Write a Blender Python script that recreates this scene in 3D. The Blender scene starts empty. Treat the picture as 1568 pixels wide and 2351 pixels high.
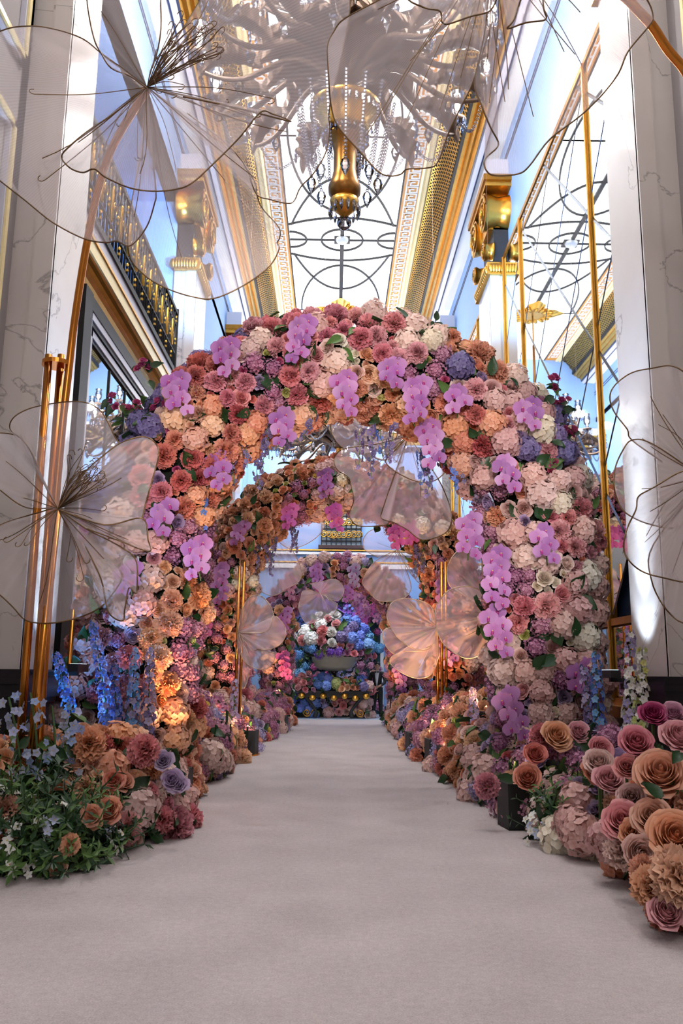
import bpy, math, random
import numpy as np
from mathutils import Vector, Matrix, Quaternion, noise as mnoise

SC = bpy.context.scene
COL = SC.collection
RNG = random.Random(7)
PI = math.pi

# ------------------------------------------------------------------ camera
FW, FH, FPX = 1568.0, 2351.0, 1918.0
PITCH, YAW, ROLL, CAMZ = math.radians(10.9), math.radians(-0.5), math.radians(-0.65), 1.44
_f = Vector((-math.sin(YAW) * math.cos(PITCH), math.cos(YAW) * math.cos(PITCH), math.sin(PITCH)))
_r = Vector((math.cos(YAW), math.sin(YAW), 0.0))
_u = _r.cross(_f)
CR = _r * math.cos(ROLL) - _u * math.sin(ROLL)
CU = _r * math.sin(ROLL) + _u * math.cos(ROLL)
CF = _f
CPOS = Vector((0, 0, CAMZ))
cam_data = bpy.data.cameras.new('camera')
cam = bpy.data.objects.new('camera', cam_data)
COL.objects.link(cam)
cam.matrix_world = Matrix(((CR.x, CU.x, -CF.x, 0), (CR.y, CU.y, -CF.y, 0), (CR.z, CU.z, -CF.z, CAMZ), (0, 0, 0, 1)))
cam_data.sensor_fit = 'VERTICAL'
cam_data.sensor_height = 36.0
cam_data.lens = 36.0 * FPX / FH
cam_data.clip_start = 0.05
cam_data.clip_end = 200
SC.camera = cam

# ------------------------------------------------------------------ world, big lights, exposure
world = bpy.data.worlds.new('world')
SC.world = world
world.use_nodes = True
world.node_tree.nodes['Background'].inputs[0].default_value = (0.75, 0.72, 0.75, 1)
world.node_tree.nodes['Background'].inputs[1].default_value = 0.3
world.cycles.sampling_method = 'NONE'
SC.view_settings.view_transform = 'Standard'
SC.view_settings.look = 'None'
SC.view_settings.gamma = 1.0
SC.view_settings.use_curve_mapping = False
SC.view_settings.exposure = 0.32
SC.cycles.use_denoising = True
SC.cycles.use_adaptive_sampling = True
SC.cycles.adaptive_threshold = 0.1
SC.cycles.adaptive_min_samples = 12
SC.cycles.max_bounces = 5
SC.cycles.diffuse_bounces = 2
SC.cycles.glossy_bounces = 3
SC.cycles.transmission_bounces = 2
SC.cycles.transparent_max_bounces = 9
SC.cycles.caustics_reflective = False
SC.cycles.caustics_refractive = False
SC.cycles.sample_clamp_indirect = 4.0
CEIL_E = 2.5          # luminous ceiling panels

def lamp(name, kind, loc, energy, color=(1, 1, 1), size=0.2, target=None, angle=60, blend=0.5, parent=None):
    d = bpy.data.lights.new(name, kind)
    d.energy = energy
    d.color = color
    if kind in ('POINT', 'SPOT'):
        d.shadow_soft_size = size
    if kind == 'SPOT':
        d.spot_size = math.radians(angle)
        d.spot_blend = blend
    o = bpy.data.objects.new(name, d)
    COL.objects.link(o)
    o.location = loc
    if target is not None:
        o.rotation_mode = 'QUATERNION'
        o.rotation_quaternion = (Vector(target) - Vector(loc)).to_track_quat('-Z', 'Y')
    if parent is not None:
        o.parent = parent
        o.location = Vector(loc) - parent.location
    return o

# unseen fill added behind the camera: a bare point light and two spots
lamp('front_fill_light', 'POINT', (0.1, -5.6, 9.0), 580, (1.0, 0.94, 0.88), 0.9)
lamp('front_fill_spot', 'SPOT', (-0.7, -3.0, 3.4), 1850, (1.0, 0.92, 0.88), 0.3, (0.2, 10.3, 3.4), 27, 0.45)
lamp('front_fill_spot', 'SPOT', (0.9, -3.0, 3.4), 1850, (1.0, 0.92, 0.88), 0.3, (0.1, 10.3, 3.4), 27, 0.45)
# coloured wash lamps of the event lighting, standing on the pillar capitals
for sx in (-1, 1):
    lamp('pink_wash', 'SPOT', (0.13 + sx * 2.5, 8.0, 9.5), 260, (1.0, 0.5, 0.68), 0.2, (0.13 + sx * 3.7, 11.0, 13.0), 80, 1.0)
    lamp('blue_wash', 'SPOT', (0.13 + sx * 2.4, 15.0, 9.0), 900, (0.25, 0.55, 1.0), 0.2, (0.13 + sx * 3.8, 20.0, 11.5), 95, 1.0)

lamp('urn_spot', 'SPOT', (0.1, 24.0, 9.0), 1500, (0.78, 0.89, 1.0), 0.2, (0.1, 28.4, 1.2), 42, 0.8)

def ray(x, y):
    return CF + CR * ((x - FW / 2) / FPX) + CU * ((FH / 2 - y) / FPX)
def at_y(x, y, Y):
    r = ray(x, y); return CPOS + r * (Y / r.y)
def at_x(x, y, X):
    r = ray(x, y); return CPOS + r * (X / r.x)
def at_z(x, y, Z):
    r = ray(x, y); return CPOS + r * ((Z - CAMZ) / r.z)

# ------------------------------------------------------------------ materials
def lin(c):
    return tuple((v / 12.92 if v <= 0.04045 else ((v + 0.055) / 1.055) ** 2.4) for v in c)
def rgb(r, g, b):
    return lin((r / 255, g / 255, b / 255)) + (1.0,)

def new_mat(name):
    m = bpy.data.materials.new(name)
    m.use_nodes = True
    nt = m.node_tree
    return m, nt, nt.nodes['Principled BSDF'], nt.nodes['Material Output']

def N(nt, kind, **kw):
    n = nt.nodes.new(kind)
    for k, v in kw.items():
        setattr(n, k, v)
    return n

def plain(name, color, rough=0.5, metal=0.0, noise=0.0, scale=20, bump=0.0, spec=0.5):
    m, nt, p, out = new_mat(name)
    p.inputs['Base Color'].default_value = color
    p.inputs['Roughness'].default_value = rough
    p.inputs['Metallic'].default_value = metal
    p.inputs['Specular IOR Level'].default_value = spec
    if noise or bump:
        tc = N(nt, 'ShaderNodeTexCoord')
        t = N(nt, 'ShaderNodeTexNoise')
        t.inputs['Scale'].default_value = scale
        t.inputs['Detail'].default_value = 4
        nt.links.new(tc.outputs['Object'], t.inputs['Vector'])
        if noise:
            mx = N(nt, 'ShaderNodeMix', data_type='RGBA')
            mx.inputs[6].default_value = tuple(c * (1 - noise) for c in color[:3]) + (1,)
            mx.inputs[7].default_value = tuple(min(1, c * (1 + noise)) for c in color[:3]) + (1,)
            nt.links.new(t.outputs['Fac'], mx.inputs[0])
            nt.links.new(mx.outputs[2], p.inputs['Base Color'])
        if bump:
            b = N(nt, 'ShaderNodeBump')
            b.inputs['Strength'].default_value = bump
            b.inputs['Distance'].default_value = 0.02
            nt.links.new(t.outputs['Fac'], b.inputs['Height'])
            nt.links.new(b.outputs['Normal'], p.inputs['Normal'])
    return m

def emit(name, color, strength):
    m, nt, p, out = new_mat(name)
    e = N(nt, 'ShaderNodeEmission')
    e.inputs[0].default_value = color
    e.inputs[1].default_value = strength
    nt.links.new(e.outputs[0], out.inputs[0])
    if name != 'luminous_ceiling':
        m.cycles.emission_sampling = 'NONE'     # tiny glowing lenses: their light comes from the lamps inside
    return m

M = {}
M['gold'] = plain('gold_leaf', rgb(212, 160, 70), 0.32, 1.0, noise=0.22, scale=6, bump=0.15)
M['gold_dark'] = plain('aged_gold', rgb(170, 120, 48), 0.38, 1.0, noise=0.25, scale=9)
M['copper'] = plain('copper_gold_tube', rgb(216, 138, 58), 0.22, 1.0, noise=0.12, scale=14)
M['bronze'] = plain('bronze', rgb(150, 104, 52), 0.35, 1.0, noise=0.2, scale=10)
M['silvergold'] = plain('champagne_metal', rgb(112, 92, 78), 0.5, 0.4, noise=0.2, scale=8)
M['iron'] = plain('black_iron', rgb(20, 19, 21), 0.6, 0.0)
M['black_stone'] = plain('black_marble', rgb(30, 26, 32), 0.25, 0.0, noise=0.3, scale=6)
M['box'] = plain('black_board', rgb(20, 20, 22), 0.55, 0.0, noise=0.3, scale=60, bump=0.1)
M['plaster'] = plain('pale_plaster', rgb(226, 228, 236), 0.6, noise=0.03, scale=3)
M['blue_lit_wall'] = plain('blue_lit_plaster', rgb(146, 182, 232), 0.55, noise=0.04, scale=2)  # white plaster with the cast of the blue lamps put into its colour
M['texwall'] = plain('grey_woven_wallcover', rgb(176, 168, 166), 0.8, noise=0.16, scale=220, bump=0.35)
M['taupe'] = plain('taupe_fabric_wall', rgb(150, 134, 116), 0.85, noise=0.12, scale=180, bump=0.2)
M['orange'] = plain('ochre_band', rgb(222, 148, 44), 0.5, 0.0)
M['cream'] = plain('cream_gilt_moulding', rgb(248, 226, 170), 0.4, 0.2, noise=0.1, scale=14, bump=0.3)
M['white'] = plain('white_paint', rgb(244, 243, 240), 0.5)
M['darkscreen'] = plain('dark_screen_backing', rgb(52, 42, 34), 0.7)
M['navy'] = plain('navy_moulding', rgb(34, 46, 78), 0.35)
M['trim_lilac'] = plain('pale_trim', rgb(206, 204, 216), 0.45)
M['mirror'] = plain('mirror_glass', (0.86, 0.88, 0.9, 1), 0.015, 1.0)
M['bevel'] = plain('bevelled_mirror_edge', (0.2, 0.23, 0.28, 1), 0.2, 1.0)
M['wire'] = plain('bronze_wire', rgb(120, 92, 62), 0.45, 0.6)
M['wire_pale'] = plain('pale_wire', rgb(196, 170, 150), 0.45, 0.4)
M['stem'] = plain('green_stem', rgb(74, 104, 56), 0.6)
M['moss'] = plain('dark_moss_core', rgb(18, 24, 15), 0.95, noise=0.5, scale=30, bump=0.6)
M['urn'] = plain('grey_stone_urn', rgb(150, 146, 132), 0.5, noise=0.12, scale=9)
M['skin'] = plain('skin', rgb(204, 154, 126), 0.5)
M['hair'] = plain('dark_hair', rgb(24, 19, 18), 0.5)
M['tux'] = plain('black_wool', rgb(16, 16, 20), 0.7)
M['shirt'] = plain('white_shirt', rgb(222, 226, 236), 0.6)
M['ceil'] = emit('luminous_ceiling', (0.97, 0.98, 1.0, 1), CEIL_E)
M['bulb'] = emit('lamp_glow', (1.0, 0.93, 0.82, 1), 14.0)
M['lens_warm'] = emit('warm_lens', (1.0, 0.72, 0.36, 1), 12.0)
M['lens_blue'] = emit('blue_lens', (0.35, 0.62, 1.0, 1), 10.0)

def crystal():
    m, nt, p, out = new_mat('cut_crystal')
    tr = N(nt, 'ShaderNodeBsdfTransparent'); tr.inputs[0].default_value = (0.97, 0.97, 1, 1)
    gl = N(nt, 'ShaderNodeBsdfGlossy'); gl.inputs['Roughness'].default_value = 0.06
    gl.inputs[0].default_value = (0.95, 0.96, 1, 1)
    fr = N(nt, 'ShaderNodeFresnel'); fr.inputs[0].default_value = 2.2
    mx = N(nt, 'ShaderNodeMixShader')
    nt.links.new(fr.outputs[0], mx.inputs[0])
    nt.links.new(tr.outputs[0], mx.inputs[1])
    nt.links.new(gl.outputs[0], mx.inputs[2])
    nt.links.new(mx.outputs[0], out.inputs[0])
    return m
M['crystal'] = crystal()

def marble():
    m, nt, p, out = new_mat('white_veined_marble')
    tc = N(nt, 'ShaderNodeTexCoord')
    mp = N(nt, 'ShaderNodeMapping'); mp.inputs['Rotation'].default_value = (0.5, 0.6, 0.3)
    nt.links.new(tc.outputs['Object'], mp.inputs[0])
    n1 = N(nt, 'ShaderNodeTexNoise'); n1.inputs['Scale'].default_value = 0.75; n1.inputs['Detail'].default_value = 7
    n1.inputs['Distortion'].default_value = 0.6
    nt.links.new(mp.outputs[0], n1.inputs['Vector'])
    s = N(nt, 'ShaderNodeMath', operation='SUBTRACT'); s.inputs[1].default_value = 0.5
    a = N(nt, 'ShaderNodeMath', operation='ABSOLUTE')
    r = N(nt, 'ShaderNodeValToRGB')
    r.color_ramp.elements[0].position = 0.0; r.color_ramp.elements[0].color = (0.2, 0.18, 0.18, 1)
    r.color_ramp.elements[1].position = 0.006; r.color_ramp.elements[1].color = (1, 1, 1, 1)
    nt.links.new(n1.outputs['Fac'], s.inputs[0]); nt.links.new(s.outputs[0], a.inputs[0]); nt.links.new(a.outputs[0], r.inputs[0])
    n2 = N(nt, 'ShaderNodeTexNoise'); n2.inputs['Scale'].default_value = 0.8; n2.inputs['Detail'].default_value = 5
    nt.links.new(mp.outputs[0], n2.inputs['Vector'])
    mx = N(nt, 'ShaderNodeMix', data_type='RGBA')
    mx.inputs[6].default_value = rgb(196, 182, 174); mx.inputs[7].default_value = rgb(226, 217, 212)
    nt.links.new(n2.outputs['Fac'], mx.inputs[0])
    mu = N(nt, 'ShaderNodeMix', data_type='RGBA', blend_type='MULTIPLY'); mu.inputs[0].default_value = 0.55
    nt.links.new(mx.outputs[2], mu.inputs[6]); nt.links.new(r.outputs[0], mu.inputs[7])
    nt.links.new(mu.outputs[2], p.inputs['Base Color'])
    p.inputs['Roughness'].default_value = 0.22
    return m
M['marble'] = marble()

def carpet():
    m, nt, p, out = new_mat('blush_grey_carpet')
    tc = N(nt, 'ShaderNodeTexCoord')
    n1 = N(nt, 'ShaderNodeTexNoise'); n1.inputs['Scale'].default_value = 110; n1.inputs['Detail'].default_value = 3
    n2 = N(nt, 'ShaderNodeTexNoise'); n2.inputs['Scale'].default_value = 1.6; n2.inputs['Detail'].default_value = 6
    n3 = N(nt, 'ShaderNodeTexNoise'); n3.inputs['Scale'].default_value = 26; n3.inputs['Detail'].default_value = 4
    for n in (n1, n2, n3):
        nt.links.new(tc.outputs['Object'], n.inputs['Vector'])
    c = N(nt, 'ShaderNodeMix', data_type='RGBA')
    c.inputs[6].default_value = rgb(122, 110, 110); c.inputs[7].default_value = rgb(244, 233, 232)
    ad = N(nt, 'ShaderNodeMath', operation='MULTIPLY_ADD'); ad.inputs[1].default_value = 0.6
    ad2 = N(nt, 'ShaderNodeMath', operation='MULTIPLY_ADD'); ad2.inputs[1].default_value = 0.3; ad2.inputs[2].default_value = -0.06
    nt.links.new(n2.outputs['Fac'], ad2.inputs[0])
    ad3 = N(nt, 'ShaderNodeMath', operation='MULTIPLY_ADD'); ad3.inputs[1].default_value = 0.3
    nt.links.new(n3.outputs['Fac'], ad3.inputs[0]); nt.links.new(ad2.outputs[0], ad3.inputs[2])
    nt.links.new(n1.outputs['Fac'], ad.inputs[0]); nt.links.new(ad3.outputs[0], ad.inputs[2])
    nt.links.new(ad.outputs[0], c.inputs[0])
    nt.links.new(c.outputs[2], p.inputs['Base Color'])
    b = N(nt, 'ShaderNodeBump'); b.inputs['Strength'].default_value = 0.5; b.inputs['Distance'].default_value = 0.01
    nt.links.new(n1.outputs['Fac'], b.inputs['Height']); nt.links.new(b.outputs[0], p.inputs['Normal'])
    p.inputs['Roughness'].default_value = 0.95
    p.inputs['Specular IOR Level'].default_value = 0.1
    return m
M['carpet'] = carpet()

def organza(name, color, opaque):
    m, nt, p, out = new_mat(name)
    uv = N(nt, 'ShaderNodeUVMap')
    wv = N(nt, 'ShaderNodeTexWave'); wv.inputs['Scale'].default_value = 26; wv.inputs['Distortion'].default_value = 1.2
    wv.inputs['Detail'].default_value = 1
    nt.links.new(uv.outputs[0], wv.inputs['Vector'])
    mr = N(nt, 'ShaderNodeMapRange')
    mr.inputs['To Min'].default_value = opaque - 0.03; mr.inputs['To Max'].default_value = opaque + 0.03
    nt.links.new(wv.outputs['Fac'], mr.inputs[0])
    tr = N(nt, 'ShaderNodeBsdfTransparent')
    df = N(nt, 'ShaderNodeBsdfDiffuse'); df.inputs[0].default_value = color
    tl = N(nt, 'ShaderNodeBsdfTranslucent'); tl.inputs[0].default_value = color
    mx = N(nt, 'ShaderNodeMixShader'); mx.inputs[0].default_value = 0.45
    nt.links.new(df.outputs[0], mx.inputs[1]); nt.links.new(tl.outputs[0], mx.inputs[2])
    m2 = N(nt, 'ShaderNodeMixShader')
    nt.links.new(mr.outputs[0], m2.inputs[0])
    nt.links.new(tr.outputs[0], m2.inputs[1]); nt.links.new(mx.outputs[0], m2.inputs[2])
    nt.links.new(m2.outputs[0], out.inputs[0])
    return m
M['organza'] = organza('blush_organza', rgb(240, 227, 227), 0.36)
M['organza_far'] = organza('pink_organza', rgb(250, 226, 232), 0.4)

def petal_mat():
    """petal colour = the object's own colour, a little per-bloom variation, deeper towards the heart of the bloom"""
    m, nt, p, out = new_mat('flower_petal')
    oi = N(nt, 'ShaderNodeObjectInfo')
    hs = N(nt, 'ShaderNodeHueSaturation')
    mr = N(nt, 'ShaderNodeMapRange'); mr.inputs['To Min'].default_value = 0.86; mr.inputs['To Max'].default_value = 1.12
    nt.links.new(oi.outputs['Random'], mr.inputs[0]); nt.links.new(mr.outputs[0], hs.inputs['Value'])
    mr2 = N(nt, 'ShaderNodeMapRange'); mr2.inputs['To Min'].default_value = 0.488; mr2.inputs['To Max'].default_value = 0.512
    nt.links.new(oi.outputs['Random'], mr2.inputs[0]); nt.links.new(mr2.outputs[0], hs.inputs['Hue'])
    nt.links.new(oi.outputs['Color'], hs.inputs['Color'])
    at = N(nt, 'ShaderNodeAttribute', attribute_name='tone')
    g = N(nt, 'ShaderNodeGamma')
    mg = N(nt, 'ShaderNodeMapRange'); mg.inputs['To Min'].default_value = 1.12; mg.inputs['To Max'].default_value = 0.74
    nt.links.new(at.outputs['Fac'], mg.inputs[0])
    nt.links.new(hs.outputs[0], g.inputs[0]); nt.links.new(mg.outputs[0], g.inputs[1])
    df = N(nt, 'ShaderNodeBsdfDiffuse'); tl = N(nt, 'ShaderNodeBsdfTranslucent')
    gl = N(nt, 'ShaderNodeBsdfGlossy'); gl.inputs['Roughness'].default_value = 0.45; gl.inputs[0].default_value = (1, 1, 1, 1)
    nt.links.new(g.outputs[0], df.inputs[0]); nt.links.new(g.outputs[0], tl.inputs[0])
    mx = N(nt, 'ShaderNodeMixShader'); mx.inputs[0].default_value = 0.25
    nt.links.new(df.outputs[0], mx.inputs[1]); nt.links.new(tl.outputs[0], mx.inputs[2])
    m2 = N(nt, 'ShaderNodeMixShader'); m2.inputs[0].default_value = 0.03
    nt.links.new(mx.outputs[0], m2.inputs[1]); nt.links.new(gl.outputs[0], m2.inputs[2])
    nt.links.new(m2.outputs[0], out.inputs[0])
    return m
M['petal'] = petal_mat()
M['leaf'] = plain('green_leaf', rgb(34, 66, 32), 0.42, noise=0.35, scale=8)
M['leaf_light'] = plain('light_green_leaf', rgb(78, 110, 50), 0.5, noise=0.25, scale=8)
M['lip'] = plain('orchid_lip', rgb(170, 50, 130), 0.5)
M['yellow'] = plain('flower_eye', rgb(226, 196, 96), 0.6)

# ------------------------------------------------------------------ mesh helpers
class MB:
    """collects geometry of ONE part"""
    def __init__(s):
        s.v = []; s.f = []; s.m = []; s.uv = {}
    def add(s, v, f, mi=0):
        o = len(s.v)
        s.v.extend([tuple(p) for p in v])
        s.f.extend([tuple(i + o for i in q) for q in f])
        s.m.extend([mi] * len(f))
        return s
    def box(s, c, d, mi=0, rz=0.0):
        x, y, z = c; a, b, e = d[0] / 2, d[1] / 2, d[2] / 2
        cs, sn = math.cos(rz), math.sin(rz)
        v = []
        for dz in (-e, e):
            for dx, dy in ((-a, -b), (a, -b), (a, b), (-a, b)):
                v.append((x + dx * cs - dy * sn, y + dx * sn + dy * cs, z + dz))
        return s.add(v, [(3, 2, 1, 0), (4, 5, 6, 7), (0, 1, 5, 4), (1, 2, 6, 5), (2, 3, 7, 6), (3, 0, 4, 7)], mi)
    def bounds(s, x0, x1, y0, y1, z0, z1, mi=0):
        return s.box(((x0 + x1) / 2, (y0 + y1) / 2, (z0 + z1) / 2), (abs(x1 - x0), abs(y1 - y0), abs(z1 - z0)), mi)
    def tube(s, pts, r, n=6, mi=0, cap=True, closed=False):
        pts = [Vector(p) for p in pts]
        k = len(pts)
        if not hasattr(r, '__len__'):
            r = [r] * k
        v = []; f = []
        ref = None
        for i in range(k):
            a = pts[(i - 1) % k] if (i > 0 or closed) else pts[0]
            b = pts[(i + 1) % k] if (i < k - 1 or closed) else pts[-1]
            t = (b - a)
            t = t.normalized() if t.length > 1e-9 else Vector((0, 0, 1))
            if ref is None:
                ref = t.orthogonal().normalized()
            else:
                ref = (ref - t * ref.dot(t))
                ref = ref.normalized() if ref.length > 1e-6 else t.orthogonal().normalized()
            bi = t.cross(ref)
            for j in range(n):
                an = 2 * PI * j / n
                v.append(pts[i] + (ref * math.cos(an) + bi * math.sin(an)) * r[i])
        for i in range(k if closed else k - 1):
            i2 = (i + 1) % k
            for j in range(n):
                j2 = (j + 1) % n
                f.append((i * n + j, i * n + j2, i2 * n + j2, i2 * n + j))
        if cap and not closed:
            f.append(tuple(range(n - 1, -1, -1)))
            f.append(tuple((k - 1) * n + j for j in range(n)))
        return s.add(v, f, mi)
    def lathe(s, prof, n=20, c=(0, 0, 0), mi=0):
        v = []; f = []
        for r, z in prof:
            for j in range(n):
                a = 2 * PI * j / n
                v.append((c[0] + r * math.cos(a), c[1] + r * math.sin(a), c[2] + z))
        for i in range(len(prof) - 1):
            for j in range(n):
                j2 = (j + 1) % n
                f.append((i * n + j, i * n + j2, (i + 1) * n + j2, (i + 1) * n + j))
        if prof[0][0] > 1e-4:
            f.append(tuple(range(n - 1, -1, -1)))
        if prof[-1][0] > 1e-4:
            f.append(tuple((len(prof) - 1) * n + j for j in range(n)))
        return s.add(v, f, mi)
    def prism_y(s, prof, y0, y1, mi=0, cap=True):
        """closed (x,z) profile swept along y"""
        n = len(prof)
        v = [(x, y0, z) for x, z in prof] + [(x, y1, z) for x, z in prof]
        f = [(i, (i + 1) % n, n + (i + 1) % n, n + i) for i in range(n)]
        if cap:
            f += [tuple(range(n - 1, -1, -1)), tuple(range(n, 2 * n))]
        return s.add(v, f, mi)
    def sheet(s, fn, nu, nv, mi=0, uv=False):
        o = len(s.v)
        v = []; f = []
        for i in range(nu + 1):
            for j in range(nv + 1):
                v.append(tuple(fn(i / nu, j / nv)))
                if uv:
                    s.uv[o + len(v) - 1] = (i / nu, j / nv)
        for i in range(nu):
            for j in range(nv):
                a = i * (nv + 1) + j
                f.append((a, a + nv + 1, a + nv + 2, a + 1))
        return s.add(v, f, mi)
    def ball(s, c, r, n=8, m=5, mi=0, sq=(1, 1, 1)):
        v = [(c[0], c[1], c[2] - r * sq[2])]; f = []
        for i in range(1, m):
            ph = -PI / 2 + PI * i / m
            for j in range(n):
                a = 2 * PI * j / n
                v.append((c[0] + r * sq[0] * math.cos(ph) * math.cos(a), c[1] + r * sq[1] * math.cos(ph) * math.sin(a), c[2] + r * sq[2] * math.sin(ph)))
        v.append((c[0], c[1], c[2] + r * sq[2]))
        for j in range(n):
            f.append((0, 1 + (j + 1) % n, 1 + j))
            f.append((len(v) - 1, 1 + (m - 2) * n + j, 1 + (m - 2) * n + (j + 1) % n))
        for i in range(m - 2):
            for j in range(n):
                j2 = (j + 1) % n
                f.append((1 + i * n + j, 1 + i * n + j2, 1 + (i + 1) * n + j2, 1 + (i + 1) * n + j))
        return s.add(v, f, mi)
    def mesh(s, name, mats, smooth=True, tone=None):
        me = bpy.data.meshes.new(name)
        me.from_pydata(s.v, [], s.f)
        if not isinstance(mats, (list, tuple)):
            mats = [mats]
        for m in mats:
            me.materials.append(M[m] if isinstance(m, str) else m)
        if any(s.m):
            me.polygons.foreach_set('material_index', s.m)
        if smooth:
            me.polygons.foreach_set('use_smooth', [True] * len(s.f))
        if s.uv:
            l = me.uv_layers.new(name='UVMap')
            for lp in me.loops:
                l.data[lp.index].uv = s.uv.get(lp.vertex_index, (0, 0))
        if tone is not None:
            a = me.attributes.new('tone', 'FLOAT', 'POINT')
            a.data.foreach_set('value', tone)
        me.update()
        return me
    def build(s, name, mats, parent=None, smooth=False, **kw):
        me = s.mesh(name, mats, smooth)
        return put(name, me, parent)

def put(name, me, parent=None, loc=None):
    o = bpy.data.objects.new(name, me)
    COL.objects.link(o)
    if parent is not None:
        o.parent = parent
        # meshes are written in world coordinates unless loc is given
        o.location = (Vector(loc) if loc is not None else Vector((0, 0, 0))) - world_loc(parent)
    elif loc is not None:
        o.location = loc
    return o

def world_loc(o):
    p = Vector(o.location)
    while o.parent is not None:
        o = o.parent
        p = p + Vector(o.location)
    return p

def tag(o, label, cat=None, group=None, kind=None):
    o['label'] = label
    if cat: o['category'] = cat
    if group: o['group'] = group
    if kind: o['kind'] = kind
    return o

def thing(name, loc, label, cat, group=None):
    o = bpy.data.objects.new(name, None)
    COL.objects.link(o)
    o.location = loc
    return tag(o, label, cat, group)

def struct(o, label=None):
    o['kind'] = 'structure'
    if label: o['label'] = label
    return o

def copy_tree(o, parent=None):
    c = o.copy(); COL.objects.link(c)
    c.parent = parent
    for ch in [x for x in o.children]:
        copy_tree(ch, c)
    return c
# ------------------------------------------------------------------ the hall
X0 = 0.13                    # centre line of the hall
WL, WR = X0 - 3.65, X0 + 3.65
PF = 3.2                     # pillar faces stand at X0 +- PF
Y_FRONT, Y_BACK = -9.0, 33.0
ZC = 14.4                    # ceiling
PILY = [(8.35, 9.35), (16.9, 18.3), (25.2, 26.6)]

b = MB().bounds(-4.2, 4.5, Y_FRONT, Y_BACK + 0.3, -0.3, -0.02)
fl = struct(b.build('floor', plain('pale_stone_floor', rgb(190, 204, 222), 0.25, noise=0.06, scale=2)), 'pale polished stone floor showing beyond the end of the carpet')
b = MB().bounds(-2.98, 3.24, Y_FRONT + 0.2, 27.0, -0.018, 0.0)
tag(b.build('aisle_carpet', 'carpet'), 'wide blush grey carpet running down the aisle between the flower banks', 'carpet')

# ---- ceiling: luminous panel with iron tracery, fret bands, moulding, pierced brass coves
ce = struct(MB().bounds(X0 - 1.62, X0 + 1.62, Y_FRONT, Y_BACK, ZC, ZC + 0.05).build('ceiling', 'ceil'), 'luminous white ceiling panel with black iron tracery')
ct = MB()
for s in (-1, 1):
    ct.bounds(X0 + s * 1.62, X0 + s * 2.10, Y_FRONT, Y_BACK, ZC - 0.03, ZC + 0.06)
    o = ct.build('fret_band', 'orange', ce); ct = MB()
    b = MB()
    b.prism_y([(X0 + s * 2.06, ZC + 0.02), (X0 + s * 2.06, ZC - 0.07), (X0 + s * 2.12, ZC - 0.1), (X0 + s * 2.19, ZC - 0.07), (X0 + s * 2.25, ZC - 0.13), (X0 + s * 2.3, ZC - 0.05), (X0 + s * 2.3, ZC + 0.02)], Y_FRONT, Y_BACK)
    b.build('gilt_moulding', 'cream', ce)
    b = MB().bounds(X0 + s * 1.585, X0 + s * 1.625, Y_FRONT, Y_BACK, ZC - 0.05, ZC)
    b.build('edge_bar', 'iron', ce)
# meander units of the fret
km = MB(); pk = 0.33; st = 0.042
for (a0, w0, a1, w1) in ((0, -.15, 0, .15), (0, .15, .25, .15), (.25, .15, .25, -.05), (.25, -.05, .11, -.05), (.11, -.05, .11, .05), (0, -.15, .33, -.15)):
    km.bounds(min(w0, w1) - st / 2, max(w0, w1) + st / 2, min(a0, a1) - st / 2, max(a0, a1) + st / 2, -0.02, 0)
kmesh = km.mesh('fret_key', 'white', False)
y = 4.0
while y < Y_BACK - 0.4:
    for s in (-1, 1):
        k = put('fret_key', kmesh, ce, (X0 + s * 1.86, y, ZC - 0.03))
        if s < 0: k.scale = (-1, 1, 1)
    y += pk
# iron tracery
def trace(pts, yc, w=0.034, name='iron_tracery'):
    b = MB().tube([(X0 + x, yc + yy, ZC - 0.03) for x, yy in pts], w, 4)
    return b.build(name, 'iron', ce)
def arc(cx, cy, rx, ry, a0, a1, n=28):
    return [(cx + rx * math.cos(math.radians(a0 + (a1 - a0) * i / n)), cy + ry * math.sin(math.radians(a0 + (a1 - a0) * i / n))) for i in range(n + 1)]
for yc in (23.4, 13.4, 3.4):
    trace(arc(0, 0, 0.63, 0.63, 0, 360), yc)
    trace(arc(-1.58, 0, 0.5, 0.46, -90, 90), yc)
    trace(arc(1.58, 0, 0.5, 0.46, 90, 270), yc)
    trace([(-1.58, 0), (1.58, 0)], yc)
    for s in (-1, 1):
        trace([(x, s * (1.27 - 0.4 * (x / 1.58) ** 2)) for x in np.linspace(-1.58, 1.58, 19)], yc)
        trace([(x, s * (3.27 - 2.4 * (abs(x) / 1.5) ** 2.2)) for x in np.linspace(-1.5, 1.5, 25)], yc)
        trace([(1.4 * math.cos(a), s * (5.0 - 3.4 * math.sin(a))) for a in np.linspace(0, PI, 31)], yc)
        trace([(-1.58, s * 5.0), (1.58, s * 5.0)], yc, 0.02)
        MB().bounds(X0 - 0.06, X0 + 0.06, yc + s * 0.3, yc + s * 4.7, ZC - 0.06, ZC).build('iron_rib', 'iron', ce)
    MB().bounds(X0 - 0.24, X0 + 0.24, yc - 0.2, yc + 0.2, ZC - 0.05, ZC).build('rib_plate', 'iron', ce)
sd = MB().lathe([(0.0, -0.14), (0.1, -0.13), (0.17, -0.08), (0.2, 0.0)], 20, (X0, 23.3, ZC - 0.06))
tag(sd.build('smoke_detector', 'white', smooth=True), 'small white domed detector on the ceiling below the crystal ball', 'detector')

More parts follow.
